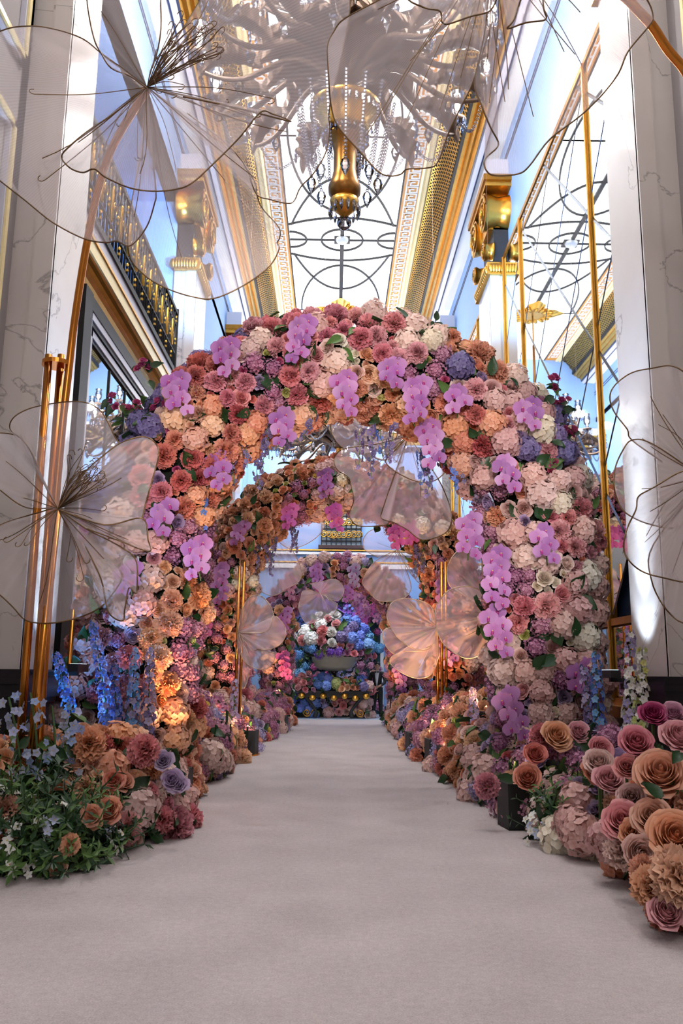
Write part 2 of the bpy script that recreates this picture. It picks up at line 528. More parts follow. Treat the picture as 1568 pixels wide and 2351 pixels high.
# cove: dark backing, brass lattice, gold cornice
def cove_pt(s, t):
    x = 2.3 + (2.78 - 2.3) * t
    z = ZC - 0.04 - 0.52 * t ** 1.6
    return X0 + s * x, z
for s in (-1, 1):
    nm = 'left' if s < 0 else 'right'
    b = MB().sheet(lambda u, v: (cove_pt(s, v)[0], Y_FRONT + (Y_BACK - Y_FRONT) * u, cove_pt(s, v)[1] + 0.03), 1, 8)
    tr = struct(b.build('trim_%d' % (1 if s < 0 else 2), 'darkscreen', smooth=True), 'dark ceiling cove behind pierced brass lattice on the ' + ('balcony side' if s < 0 else 'mirror side'))
    lb = MB()
    p = 0.15
    n = int((Y_BACK - 4) / p)
    for i in range(n):
        y0 = 4 + i * p
        for d in (-1, 1):
            q = []
            for j in range(7):
                t = j / 6
                x, z = cove_pt(s, t)
                q.append((x, y0 + d * (t - 0.5) * 0.72, z - 0.008))
            v = []
            for (x, yy, z) in q:
                v += [(x, yy - 0.024, z), (x, yy + 0.024, z)]
            lb.add(v, [(2 * k, 2 * k + 1, 2 * k + 3, 2 * k + 2) for k in range(6)])
    l = lb.build('brass_lattice', 'gold', tr); l['kind'] = 'stuff'
    # stepped cornice below the lattice
    def strip(name, mat, prof):
        MB().prism_y([(X0 + s * x, z) for x, z in prof], Y_FRONT, Y_BACK).build(name, mat, tr)
    strip('black_fillet', 'iron', [(2.74, 13.86), (2.74, 13.76), (2.82, 13.74), (2.82, 13.86)])
    strip('gold_cornice', 'gold', [(2.8, 13.9), (2.8, 13.72), (2.86, 13.66), (2.9, 13.7), (2.98, 13.58), (3.04, 13.6), (3.1, 13.5), (3.1, 13.9)])
    strip('navy_fillet', 'navy', [(3.1, 13.6), (3.1, 13.46), (3.14, 13.44), (3.14, 13.6)])
    strip('pale_fillet', 'trim_lilac', [(3.14, 13.6), (3.14, 13.4), (3.24, 13.36), (3.24, 13.6)])
    strip('dark_fillet', 'navy', [(3.24, 13.6), (3.24, 13.33), (3.27, 13.33), (3.27, 13.6)])
    strip('soffit', 'white', [(3.27, 13.62), (3.27, 13.42), (3.7, 13.36), (3.7, 13.62)])
    # thin dark double lines on the upper wall
    xw = X0 + s * 3.65
    for k, zz in enumerate((12.95, 12.85)):
        MB().bounds(xw - 0.015, xw + 0.015, 9.4, Y_BACK, zz, zz + 0.03).build('wall_line', 'navy', tr)

# ---- walls
wl = MB()
wl.bounds(WL - 0.3, WL, Y_FRONT, 8.4, 0, ZC, 0)
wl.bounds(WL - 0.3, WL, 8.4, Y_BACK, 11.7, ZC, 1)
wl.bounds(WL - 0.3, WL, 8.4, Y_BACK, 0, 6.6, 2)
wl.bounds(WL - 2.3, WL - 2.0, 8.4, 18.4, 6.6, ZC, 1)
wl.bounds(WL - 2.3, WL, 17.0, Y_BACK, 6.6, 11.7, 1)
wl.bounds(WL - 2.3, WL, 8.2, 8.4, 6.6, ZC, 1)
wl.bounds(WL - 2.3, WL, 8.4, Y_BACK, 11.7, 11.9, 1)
struct(wl.build('wall_left', ['texwall', 'blue_lit_wall', 'taupe']), 'woven grey wall that turns to white plaster tinted with blue light beyond the near pillar, balcony side')
wr = MB()
wr.bounds(WR, WR + 0.3, Y_FRONT, 8.4, 0, ZC, 0)
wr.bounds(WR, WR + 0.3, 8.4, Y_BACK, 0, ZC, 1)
struct(wr.build('wall_right', ['texwall', 'blue_lit_wall']), 'woven grey wall that turns to white plaster tinted with blue light beyond the near pillar, mirror side')
struct(MB().bounds(-6, 4.2, Y_FRONT - 0.3, Y_FRONT, 0, ZC).build('wall_front', 'plaster'), 'pale end wall of the hall')

# raised panel frames on the near textured walls
def panel_frame(x, y0, y1, z0, z1, s, parent, w=0.13):
    for (a, bb, c, d) in ((y0, y1, z0, z0 + w), (y0, y1, z1 - w, z1), (y0, y0 + w, z0, z1), (y1 - w, y1, z0, z1)):
        MB().bounds(x, x - s * 0.06, a, bb, c, d).build('frame_rail', 'trim_lilac', parent)
        MB().bounds(x - s * 0.06, x - s * 0.085, a + w * .25, bb - w * .25, c + w * .25, d - w * .25).build('frame_bead', 'cream', parent)
wlo, wro = bpy.data.objects['wall_left'], bpy.data.objects['wall_right']
panel_frame(WL, 3.2, 8.15, 7.95, 12.4, -1, wlo)
panel_frame(WL, 3.2, 8.05, 1.6, 7.2, -1, wlo)
panel_frame(WR, 2.6, 7.9, 1.6, 12.4, 1, wro)

# ---- pillars
def pillar(y0, y1, s, label):
    xf = X0 + s * PF
    xw = X0 + s * 3.68
    t = thing('pillar', (xf, (y0 + y1) / 2, 0), label, 'pillar'); t['kind'] = 'structure'
    inset = 0.03
    b = MB().bounds(xf, xw, y0 + inset, y1, 1.42, 10.0)
    b.build('shaft', 'marble', t)
    # raised corner board on the face turned to the entrance
    b = MB().bounds(xf, xf + s * 0.2, y0, y0 + 0.06, 1.42, 10.0)
    b.build('corner_board', 'marble', t)
    b = MB().bounds(xf + s * 0.2, xf + s * 0.225, y0 + 0.012, y0 + 0.06, 1.42, 10.0)
    b.build('corner_bead', 'marble', t)
    e = 0.05
    for k, (z0, z1, g) in enumerate(((0, 1.1, 0.0), (1.1, 1.16, 0.05), (1.16, 1.3, 0.09), (1.3, 1.36, 0.12), (1.36, 1.44, 0.1))):
        MB().bounds(xf - s * g, xw, y0 - g, y1 + g, z0, z1).build('base_step', 'black_stone', t)
    # capital: leaf band, black neck, gold rolls and abacus
    MB().bounds(xf - s * 0.07, xw, y0 - 0.07, y1 + 0.07, 10.0, 10.28).build('leaf_band', 'gold', t)
    nb = 9
    lm = MB().ball((0, 0, 0), 0.075, 8, 5, 0, (1, 0.7, 1.5)).mesh('band_leaf', 'gold')
    for k in range(nb):
        put('band_leaf', lm, t, (xf + s * 0.02 + s * 0.55 * k / nb, y0 - 0.07, 10.14))
    for k in range(12):
        o = put('band_leaf', lm, t, (xf - s * 0.07, y0 + (y1 - y0) * (k + .5) / 12, 10.14)); o.rotation_euler.z = PI / 2
    MB().bounds(xf + s * 0.12, xw, y0 + 0.1, y1 - 0.1, 10.28, 11.2).build('neck', 'iron', t)
    for yy, d in ((y0 + 0.12, -1), (y1 - 0.12, 1)):
        def roll(r, z, name):
            b = MB()
            n = 20
            v = []; f = []
            xs = [xf - s * 0.1, xf - s * 0.02, xf + s * 0.2, xw] if r > 0.3 else [xf - s * 0.1, xf - s * 0.06, xf - s * 0.0, xf + s * 0.1]
            rs = [r, r * 0.97, r * 0.8, r * 0.95]
            for x, rr in zip(xs, rs):
                for j in range(n):
                    a = 2 * PI * j / n
                    v.append((x, yy + rr * math.cos(a), z + rr * math.sin(a)))
            for i in range(3):
                for j in range(n):
                    f.append((i * n + j, i * n + (j + 1) % n, (i + 1) * n + (j + 1) % n, (i + 1) * n + j))
            f.append(tuple(range(n))); f.append(tuple(3 * n + j for j in range(n - 1, -1, -1)))
            b.add(v, f)
            o = b.build(name, 'gold', t, smooth=True)
            sp = []
            for i in range(40):
                q = i / 39
                a = q * 4.6 * PI
                rr = r * 0.92 * (1 - 0.85 * q)
                sp.append((xf - s * 0.115, yy + d * rr * math.cos(a), z + rr * math.sin(a)))
            MB().tube(sp, 0.025, 6).build('spiral', 'gold_dark', o)
        roll(0.42, 11.55, 'volute')
        roll(0.21, 10.62, 'lower_volute')
    b = MB().bounds(xf + s * 0.0, xw, y0 + 0.1, y1 - 0.1, 11.15, 11.95)
    b.build('cushion', 'gold', t)
    MB().bounds(xf - s * 0.12, xw, y0 - 0.34, y1 + 0.34, 11.95, 12.06).build('abacus', 'gold', t)
    MB().bounds(xf - s * 0.16, xw, y0 - 0.4, y1 + 0.4, 12.06, 12.2).build('abacus_cap', 'gold_dark', t)
    MB().bounds(xf - s * 0.02, xw, y0 - 0.1, y1 + 0.1, 12.2, 12.75).build('entablature_block', 'trim_lilac', t)
    return t
for (y0, y1), w in zip(PILY, ('first along the hall', 'second along the hall', 'third along the hall')):
    pillar(y0, y1, -1, 'veined marble pillar with gold capital and black base on the balcony side, ' + w)
    pillar(y0, y1, 1, 'veined marble pillar with gold capital and black base on the mirror side, ' + w)

# ---- tall diamond-paned mirrors between the pillars of the mirror side
def clip(poly, axis, lim, keep_less):
    out = []
    for i in range(len(poly)):
        a, c = poly[i], poly[(i + 1) % len(poly)]
        ia = (a[axis] <= lim) if keep_less else (a[axis] >= lim)
        ic = (c[axis] <= lim) if keep_less else (c[axis] >= lim)
        if ia: out.append(a)
        if ia != ic:
            t = (lim - a[axis]) / (c[axis] - a[axis])
            out.append((a[0] + t * (c[0] - a[0]), a[1] + t * (c[1] - a[1])))
    return out
def inset_poly(poly, d):
    n = len(poly); res = []
    area = sum(poly[i][0] * poly[(i + 1) % n][1] - poly[(i + 1) % n][0] * poly[i][1] for i in range(n))
    sg = 1 if area > 0 else -1
    for i in range(n):
        p0, p1, p2 = Vector(poly[i - 1]), Vector(poly[i]), Vector(poly[(i + 1) % n])
        e1 = (p1 - p0).normalized(); e2 = (p2 - p1).normalized()
        n1 = Vector((-e1.y, e1.x)) * sg; n2 = Vector((-e2.y, e2.x)) * sg
        k = 1 + n1.dot(n2)
        if k < 0.15: k = 0.15
        q = p1 + (n1 + n2) * (d / k)
        res.append((q.x, q.y))
    return res
def mirror_wall(ya, yb, za, zb, bars, X, s, label, rail=2.12, diag=True):
    t = thing('mirror_panel', (X, (ya + yb) / 2, za), label, 'mirror')
    bw = 0.09
    edges = [ya] + bars + [yb]
    for yv in edges:
        MB().bounds(X - s * 0.035, X + s * 0.06, yv - bw / 2, yv + bw / 2, za, zb).build('frame_post', 'gold_dark', t)
        MB().bounds(X - s * 0.055, X - s * 0.035, yv - bw / 5, yv + bw / 5, za, zb).build('post_bead', 'gold', t)
    for zv in (za, rail, zb):
        MB().bounds(X - s * 0.03, X + s * 0.06, ya, yb, zv - bw / 2, zv + bw / 2).build('frame_rail', 'gold_dark', t)
    def pane(poly):
        if len(poly) < 3: return
        pts = []
        for p_ in poly:
            if not pts or (Vector(p_) - Vector(pts[-1])).length > 0.03: pts.append(p_)
        if len(pts) > 2 and (Vector(pts[0]) - Vector(pts[-1])).length < 0.03: pts.pop()
        if len(pts) < 3: return
        ar = abs(sum(pts[i][0] * pts[(i + 1) % len(pts)][1] - pts[(i + 1) % len(pts)][0] * pts[i][1] for i in range(len(pts)))) / 2
        if ar < 0.05: return
        inn = inset_poly(pts, 0.028)
        n = len(pts)
        v = [(X, y_, z_) for y_, z_ in pts] + [(X - s * 0.012, y_, z_) for y_, z_ in inn]
        f = [(i, (i + 1) % n, n + (i + 1) % n, n + i) for i in range(n)]
        b = MB().add(v, f, 1).add(v[n:], [tuple(range(n))], 0)
        b.build('pane', ['mirror', 'bevel'], t)
    for k in range(len(edges) - 1):
        a, c = edges[k] + bw / 2, edges[k + 1] - bw / 2
        lo, hi = rail + bw / 2, zb - bw / 2
        pane([(a, za + bw / 2), (c, za + bw / 2), (c, rail - bw / 2), (a, rail - bw / 2)])
        if not diag:
            pane([(a, lo), (c, lo), (c, hi), (a, hi)]); continue
        for i in range(-14, 4):
            for j in range(5, 16):
                aa, bb = -5.0 + 2 * i + 8, 19.0 + 2 * (j - 8)
                # cell: Z-Y in [aa,aa+2], Z+Y in [bb,bb+2]
                poly = [((q - p_) / 2, (q + p_) / 2) for p_, q in ((aa, bb), (aa + 2, bb), (aa + 2, bb + 2), (aa, bb + 2))]
                for ax, lim, less in ((0, a, False), (0, c, True), (1, lo, False), (1, hi, True)):
                    poly = clip(poly, ax, lim, less)
                    if len(poly) < 3: break
                if len(poly) >= 3: pane(poly)
    return t
mirror_wall(9.45, 16.75, 1.12, 10.35, [10.87, 15.17], 3.62, 1, 'tall gold framed mirror of diamond panes between the near and second pillars')
mirror_wall(18.5, 25.0, 1.12, 10.35, [20.0, 23.6], 3.62, 1, 'tall gold framed mirror of diamond panes between the second and third pillars')
for i, (a, c) in enumerate(((9.4, 16.8), (18.4, 25.1))):
    o = struct(MB().bounds(3.5, WR, a, c, 0, 0.95).build('trim_%d' % (3 + i), 'taupe'), 'low taupe dado under the diamond paned mirror, ' + ('near' if i == 0 else 'far') + ' bay')
    MB().bounds(3.44, WR, a, c, 0.95, 1.08).build('dado_rail', 'gold_dark', o)

# ---- balcony side: dark framed mirrored doors, gilt cove, balustrade
def door_bay(n, ya, yb, label):
    X = WL + 0.03
    d = bpy.data.objects.new('door_%d' % n, None); COL.objects.link(d); d.location = (X, (ya + yb) / 2, 0); struct(d, label)
    MB().bounds(X, X + 0.12, ya, ya + 0.34, 0, 6.55).build('jamb', 'iron', d)
    MB().bounds(X, X + 0.12, yb - 0.34, yb, 0, 6.55).build('jamb', 'iron', d)
    MB().bounds(X, X + 0.10, ya + .34, yb - .34, 6.35, 6.55).build('head', 'iron', d)
    for k, (w, mt) in enumerate(((0.11, 'trim_lilac'), (0.08, 'iron'), (0.1, 'trim_lilac'), (0.06, 'iron'))):
        z1 = 6.35 - 0.1 * k
        MB().bounds(X, X + 0.09 - 0.02 * k, ya + .34 + .1 * k, yb - .34 - .1 * k, z1 - w, z1).build('head_moulding', mt, d)
        MB().bounds(X, X + 0.09 - 0.02 * k, ya + .34 + .1 * k, ya + .34 + .1 * k + w, 0, z1).build('side_moulding', mt, d)
    a, c = ya + 0.75, yb - 0.4
    nb = 5
    for k in range(nb):
        y0 = a + (c - a) * k / nb; y1 = a + (c - a) * (k + 1) / nb
        for z0, z1 in ((0.9, 3.4), (3.4, 5.95)):
            MB().bounds(X - 0.01, X + 0.01, y0 + 0.015, y1 - 0.015, z0 + 0.015, z1 - 0.015).build('pane', 'mirror', d)
        MB().bounds(X, X + 0.03, y1 - 0.015, y1 + 0.015, 0.9, 5.95).build('mullion', 'iron', d)
    MB().bounds(X, X + 0.05, a, c, 0, 0.9).build('door_panel', 'taupe', d)
door_bay(1, 10.5, 16.5, 'dark framed mirrored doors under the balcony between the near and second pillars')

def balcony(ya, yb, label):
    xf = -3.28
    t = thing('balcony', (xf, (ya + yb) / 2, 6.6), label, 'balcony')
    yn = ya + 0.65
    cv = [(xf + 0.0, 6.86)] + [(xf - 0.22 + 0.2 * math.cos(a) * 1.0, 6.58 + 0.26 * math.sin(a)) for a in np.linspace(PI / 2, 0, 2)][:0]
    prof = [(xf, 6.86)]
    for k in range(7):
        q = k / 6
        prof.append((xf - 0.02 - 0.22 * math.sin(q * PI / 2) , 6.84 - 0.30 * (1 - math.cos(q * PI / 2))))
    prof += [(WL - .02, 6.54), (WL - .02, 6.86)]
    MB().prism_y(prof, yn, yb).build('gilt_cove', 'gold', t, smooth=False)
    # the cove returns at its near end
    MB().prism_y([(xf + 0.03, 6.9), (xf - 0.05, 6.86), (xf - 0.17, 6.5), (xf - 0.2, 6.2), (WL - .02, 6.2), (WL - .02, 6.9)], yn - 0.32, yn).build('bracket', 'gold', t)
    MB().bounds(xf + 0.03, WL - 2.0, ya, yb, 6.86, 7.05).build('fascia', 'cream', t)
    MB().bounds(xf + 0.05, WL - 2.0, ya, yb, 7.05, 7.09).build('gold_bead', 'gold', t)
    MB().bounds(xf + 0.04, WL - 2.0, ya, yb, 7.09, 7.26).build('upper_fascia', 'trim_lilac', t)
    MB().bounds(xf + 0.07, WL - 2.0, ya, yb, 7.26, 7.32).build('floor_edge', 'iron', t)
    for z, r in ((7.42, 0.025), (7.75, 0.018), (8.36, 0.018), (8.62, 0.035)):
        MB().bounds(xf - r, xf + r, ya, yb, z - r, z + r).build('rail', 'iron', t)
    bar = MB().tube([(0, 0, 7.3), (0, 0, 8.6)], 0.024, 6).mesh('bar', 'iron')
    sl = MB().lathe([(0.012, 0), (0.034, 0.02), (0.034, 0.5), (0.028, 0.53), (0.034, 0.56), (0.012, 0.58)], 6).mesh('gilt_sleeve', 'gold')
    sm = MB().lathe([(0.012, 0), (0.03, 0.05), (0.018, 0.1), (0.03, 0.15), (0.012, 0.2)], 6).mesh('gilt_knop', 'gold')
    sc = MB()
    sp = [(0, 0.02 + 0.11 * math.cos(a) * (1 - i / 40), 0.11 * math.sin(a) * (1 - i / 40)) for i, a in enumerate(np.linspace(0, 3.4 * PI, 30))]
    sc.tube(sp, 0.012, 5)
    scm = sc.mesh('scroll', 'gold')
    y = ya + 0.1; i = 0
    while y < yb:
        o = put('bar', bar, t, (xf, y, 0))
        if i % 3 == 0:
            put('gilt_sleeve', sl, t, (xf, y, 7.78))
            put('gilt_knop', sm, t, (xf, y, 7.5))
        elif i % 3 == 1:
            for z in (8.1,): put('scroll', scm, t, (xf, y, z))
        else:
            put('gilt_knop', sm, t, (xf, y, 8.38)); put('gilt_knop', sm, t, (xf, y, 7.9))
        y += 0.17; i += 1
    MB().bounds(xf - .04, xf + .04, yb - 0.06, yb, 7.3, 8.72).build('end_post', 'iron', t)
    return t
balcony(9.45, 16.1, 'balcony with black iron and gilt balustrade between the near and second pillars')

# ---- back wall with doorway niche, window balcony, cornice
wb = MB()
wb.bounds(-6, -1.5, Y_BACK, Y_BACK + 0.3, 0, ZC); wb.bounds(1.9, 4.5, Y_BACK, Y_BACK + 0.3, 0, ZC)
wb.bounds(-1.5, 1.9, Y_BACK, Y_BACK + 0.3, 5.6, ZC)
wb.bounds(-1.5, 1.9, Y_BACK + 0.6, Y_BACK + 0.8, 0, 5.6)
bw_ = struct(wb.build('wall_back', 'blue_lit_wall'), 'white end wall tinted with blue light, with gilt mouldings above the flower filled doorway')
for z, h, mt in ((6.05, 0.1, 'white'), (6.2, 0.05, 'gold'), (5.5, 0.18, 'white'), (5.72, 0.05, 'gold'), (10.6, 0.5, 'gold'), (11.1, 0.3, 'white'), (10.3, 0.2, 'navy'), (8.6, 0.06, 'gold')):
    MB().bounds(-3.9, 4.2, Y_BACK - 0.12, Y_BACK, z, z + h).build('moulding', mt, bw_)
wn = bpy.data.objects.new('window_1', None); COL.objects.link(wn); wn.location = (0.3, Y_BACK, 6.3); struct(wn, 'wrought iron window grille with gilt scrolls above the far doorway')
MB().bounds(-0.62, 1.2, Y_BACK - 0.2, Y_BACK - 0.02, 6.28, 6.42).build('sill', plain('dark_wood', rgb(62, 34, 34), 0.4), wn)
MB().bounds(-0.5, 1.08, Y_BACK - 0.06, Y_BACK - 0.03, 6.42, 8.3).build('pane', plain('dim_glass', rgb(150, 170, 180), 0.1), wn)
for k in range(9):
    x = -0.5 + 1.58 * k / 8
    MB().bounds(x - 0.02, x + 0.02, Y_BACK - 0.14, Y_BACK - 0.08, 6.42, 8.3).build('grille_bar', 'iron', wn)
for z in (6.6, 7.1, 7.6, 8.1):
    MB().bounds(-0.5, 1.08, Y_BACK - 0.14, Y_BACK - 0.08, z - 0.02, z + 0.02).build('grille_rail', 'iron', wn)
spm = MB().tube([(0.16 * math.cos(a) * (1 - i / 34), 0, 0.16 * math.sin(a) * (1 - i / 34)) for i, a in enumerate(np.linspace(0, 3.6 * PI, 28))], 0.022, 5).mesh('grille_scroll', 'gold')
for k in range(8):
    for z in (6.85, 7.35, 7.85):
        o = put('grille_scroll', spm, wn, (-0.4 + 1.58 * k / 8, Y_BACK - 0.15, z)); o.rotation_euler.y = k * 0.9 + z
for s, (xa, xb) in ((-1, (-1.58, -1.36)), (1, (1.76, 1.98))):
    MB().bounds(xa, xb, Y_BACK - 0.25, Y_BACK + 0.6, 0, 5.5).build('door_jamb', 'white', bw_)

# ---- cool lamps at the foot of the near pillars, washing their aisle faces
def wash(x, y, s, label):
    t = thing('wall_washer', (x, y, 1.42), label, 'lamp')
    xf = X0 + s * PF
    MB().bounds(x, xf - s * 0.08, y - 0.03, y + 0.03, 1.38, 1.42).build('bracket', 'iron', t)
    MB().bounds(x - 0.05, x + 0.05, y - 0.2, y + 0.2, 1.42, 1.5).build('housing', 'iron', t)
    MB().bounds(x - 0.035, x + 0.035, y - 0.18, y + 0.18, 1.5, 1.503).build('lens', emit('cool_strip', (0.72, 0.92, 1.0, 1), 2.0), t)
    for tz, e, an in ((2.4, 70, 70), (4.2, 330, 46), (6.5, 720, 32), (9.5, 1300, 24)):
        lamp('wash_light', 'SPOT', (x, y, 1.56), e, (0.62, 0.8, 1.0), 0.04, (xf, y, tz), an, 0.8, parent=t)
wash(X0 - PF + 0.42, 8.9, -1, 'slim cool white lamp bracketed to the base of the near balcony side pillar')
wash(X0 + PF - 0.42, 8.9, 1, 'slim cool white lamp bracketed to the base of the near mirror side pillar')
# ------------------------------------------------------------------ flower meshes (local +Z looks outward, radius about 1)
def rose_mesh(name, seed, n=18, nu=5, nv=5, open_=1.0):
    """spiral of cupped, round-tipped petals around a furled heart"""
    r = random.Random(seed)
    b = MB(); tone = []
    # furled heart
    k = len(b.v)
    b.sheet(lambda u, v: ((0.15 - 0.07 * v + 0.03 * math.sin(u * 5)) * math.cos(u * 9.5) * (1 - .55 * u), (0.15 - 0.07 * v) * math.sin(u * 9.5) * (1 - .55 * u), -.1 + .72 * v - .1 * u), 14, 2)
    for iu in range(15):
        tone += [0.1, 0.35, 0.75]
    for i in range(n):
        t = (i + 1) / n
        a0 = i * 2.39996 + r.uniform(-.15, .15)
        R = 0.12 + (0.42 + 0.42 * open_) * t ** 0.9
        zt = 0.62 - 0.5 * t ** 2.0
        hw = (1.6 - 0.75 * t ** 0.6) * r.uniform(0.92, 1.08)
        rb = 0.08 + 0.1 * t
        bulge = 0.1 + 0.16 * t
        curl = (0.04 + 0.15 * t * t) * r.uniform(0.6, 1.4)
        jz = r.uniform(-.04, .04)
        def fn(u, v):
            uu = 2 * u - 1
            w = hw * (0.5 + 0.5 * math.sin(min(1, v * 1.5) * PI / 2))
            if v > 0.6:
                q = (v - 0.6) / 0.4
                w *= math.sqrt(max(0.0, 1 - (0.86 * q) ** 2))
            an = a0 + uu * w
            rr = rb + (R - rb) * v ** 0.8 + bulge * math.sin(v * PI) * 0.7 + 0.03 * uu * uu * v
            z = -0.5 + (zt + 0.5) * v ** (0.9 + 0.3 * t) - 0.06 * uu * uu * v + jz * v
            if v > 0.75:
                q = (v - 0.75) / 0.25
                rr += curl * q * q
                z -= curl * 0.9 * q * q
            return (rr * math.cos(an), rr * math.sin(an), z)
        b.sheet(fn, nu, nv)
        for iu in range(nu + 1):
            for iv in range(nv + 1):
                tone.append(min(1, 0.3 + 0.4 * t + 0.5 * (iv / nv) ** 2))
    k = len(b.v)
    b.lathe([(0.0, -0.75), (0.1, -0.72), (0.26, -0.58), (0.0, -0.5)], 6, (0, 0, 0), 1)
    tone += [0.5] * (len(b.v) - k)
    return b.mesh(name, ['petal', 'stem'], True, tone)

def ruffle_mesh(name, seed, n=58, nu=8, nv=2, frill=0.1, top=8):
    """peony / carnation: a ball of finely frilled petals"""
    r = random.Random(seed)
    b = MB(); tone = []
    for i in range(n + top):
        if i < n:
            zc = 0.95 - 1.2 * (i + 0.5) / n; a0 = i * 2.39996
        else:
            zc = r.uniform(.86, 1.0); a0 = r.uniform(0, 6.28)
        rr = math.sqrt(max(0, 1 - zc * zc))
        d = Vector((rr * math.cos(a0), rr * math.sin(a0), zc))
        up = Vector((0, 0, 1)) if abs(d.z) < 0.98 else Vector((1, 0, 0))
        tx = up.cross(d).normalized(); ty = d.cross(tx)
        tw = r.uniform(-.8, .8) if i < n else r.uniform(0, 3.1)
        ax = tx * math.cos(tw) + ty * math.sin(tw)
        size = r.uniform(0.3, 0.42); lift = r.uniform(0.86, 1.06); lean = r.uniform(-.5, .5)
        ph = r.uniform(0, 6); k = r.choice((3, 4, 5))
        side = d.cross(ax)
        def fn(u, v):
            uu = 2 * u - 1
            w = size * (0.4 + 0.8 * v)
            q = d * (0.3 + (lift - 0.3) * v) + ax * (uu * w) + side * (lean * v * v * 0.5)
            q += side * (math.sin(uu * k * PI * .8 + ph) * frill * v)
            q += d * (-0.24 * uu * uu * v + frill * 0.8 * math.sin(uu * 9 + ph * 2) * v)
            return q
        b.sheet(fn, nu, nv)
        for iu in range(nu + 1):
            for iv in range(nv + 1):
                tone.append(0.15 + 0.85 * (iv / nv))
    return b.mesh(name, ['petal'], True, tone)

def floret(b, tone, c, d, size, rnd, np_=4, cup=0.25):
    d = Vector(d).normalized(); c = Vector(c)
    tx = d.orthogonal().normalized(); ty = d.cross(tx)
    a0 = rnd.uniform(0, 6)
    for k in range(np_):
        a = a0 + 2 * PI * k / np_
        e = tx * math.cos(a) + ty * math.sin(a); f = d.cross(e)
        w = size * 0.58
        h = d * size * cup * rnd.uniform(.3, 1.2)
        v = [c, c + e * size * .55 - f * w + h * .7, c + e * size * .98 - f * w * .45 + h, c + e * size * .98 + f * w * .45 + h, c + e * size * .55 + f * w + h * .7]
        b.add(v, [(0, 1, 2, 3, 4)])
        tone += [0.2, .85, 1, 1, .85]

def hydrangea_mesh(name, seed, n=64, size=0.25):
    r = random.Random(seed); b = MB(); tone = []
    b.ball((0, 0, 0), 0.84, 10, 7, 0); tone += [0.0] * len(b.v)
    for i in range(n):
        zc = 1 - 1.5 * (i + .5) / n; a = i * 2.39996
        rr = math.sqrt(max(0, 1 - zc * zc)); k = r.uniform(0.86, 1.04)
        d = Vector((rr * math.cos(a), rr * math.sin(a), zc))
        floret(b, tone, d * k, d + Vector((r.uniform(-.35, .35), r.uniform(-.35, .35), r.uniform(-.35, .35))), size * r.uniform(.85, 1.15), r)
    return b.mesh(name, ['petal'], False, tone)

def lilac_mesh(name, seed, n=110):
    r = random.Random(seed); b = MB(); tone = []
    b.ball((0, 0, -.05), 0.7, 9, 6, 0); tone += [0.0] * len(b.v)
    for i in range(n):
        zc = 1 - 1.5 * (i + .5) / n; a = i * 2.39996
        rr = math.sqrt(max(0, 1 - zc * zc)); k = r.uniform(0.7, 1.08)
        d = Vector((rr * math.cos(a), rr * math.sin(a), zc))
        floret(b, tone, d * k, d + Vector((r.uniform(-.5, .5), r.uniform(-.5, .5), r.uniform(-.5, .5))), 0.13 * r.uniform(.8, 1.2), r)
    return b.mesh(name, ['petal'], False, tone)

def orchid_mesh(name):
    b = MB(); tone = []
    def tepal(a, L, Wd, z0, bend):
        e = Vector((math.cos(a), math.sin(a), 0)); f = Vector((-math.sin(a), math.cos(a), 0))
        def fn(u, v):
            uu = 2 * u - 1
            w = Wd * math.sin(PI * min(1, 0.1 + 0.87 * v)) ** 0.55
            return e * (L * v) + f * (uu * w) + Vector((0, 0, z0 + bend * v * v + 0.12 * uu * uu * v * (1 - v)))
        b.sheet(fn, 4, 4)
        for iu in range(5):
            for iv in range(5):
                tone.append(0.25 + 0.6 * iv / 4)
    for a in (PI / 2, PI / 2 + 2.2, PI / 2 - 2.2):
        tepal(a, 0.95, 0.34, 0.0, 0.05)
    for a in (0.18, PI - 0.18):
        tepal(a, 1.0, 0.62, 0.06, 0.12)
    k = len(b.v)
    b.ball((0, -0.12, 0.16), 0.16, 8, 5, 1, (1, 1.3, 1.0))
    b.ball((0, -0.3, 0.2), 0.1, 6, 4, 1, (1.6, 1, 0.6))
    b.ball((0, 0.03, 0.2), 0.08, 6, 4, 2)
    tone += [0.5] * (len(b.v) - k)
    return b.mesh(name, ['petal', 'lip', 'yellow'], True, tone)

def leaf_mesh(name, mat, L=1.0, Wd=0.3, fold=0.12, droop=-0.25):
    b = MB()
    def fn(u, v):
        uu = 2 * u - 1
        w = Wd * math.sin(PI * (0.04 + 0.95 * v) ** 0.75)
        return (uu * w, L * v, fold * abs(uu) + droop * v * v)
    b.sheet(fn, 2, 5)
    return b.mesh(name, mat)

def star_mesh(name, n=5, L=1.0, W=0.36, eye='yellow', cup=0.3):
    b = MB(); tone = []
    for k in range(n):
        a = 2 * PI * k / n
        e = Vector((math.cos(a), math.sin(a), 0)); f = Vector((-e.y, e.x, 0))
        def fn(u, v):
            uu = 2 * u - 1
            w = W * math.sin(PI * (0.08 + 0.87 * v))
            return e * (L * v) + f * uu * w + Vector((0, 0, cup * v * (1.2 - v) + 0.1 * uu * uu))
        b.sheet(fn, 2, 3)
        tone += [0.3 + 0.6 * (j % 4) / 3 for j in range(12)]
    k0 = len(b.v)
    b.ball((0, 0, 0.08), 0.14, 6, 4, 1)
    tone += [0.5] * (len(b.v) - k0)
    return b.mesh(name, ['petal', eye], True, tone)

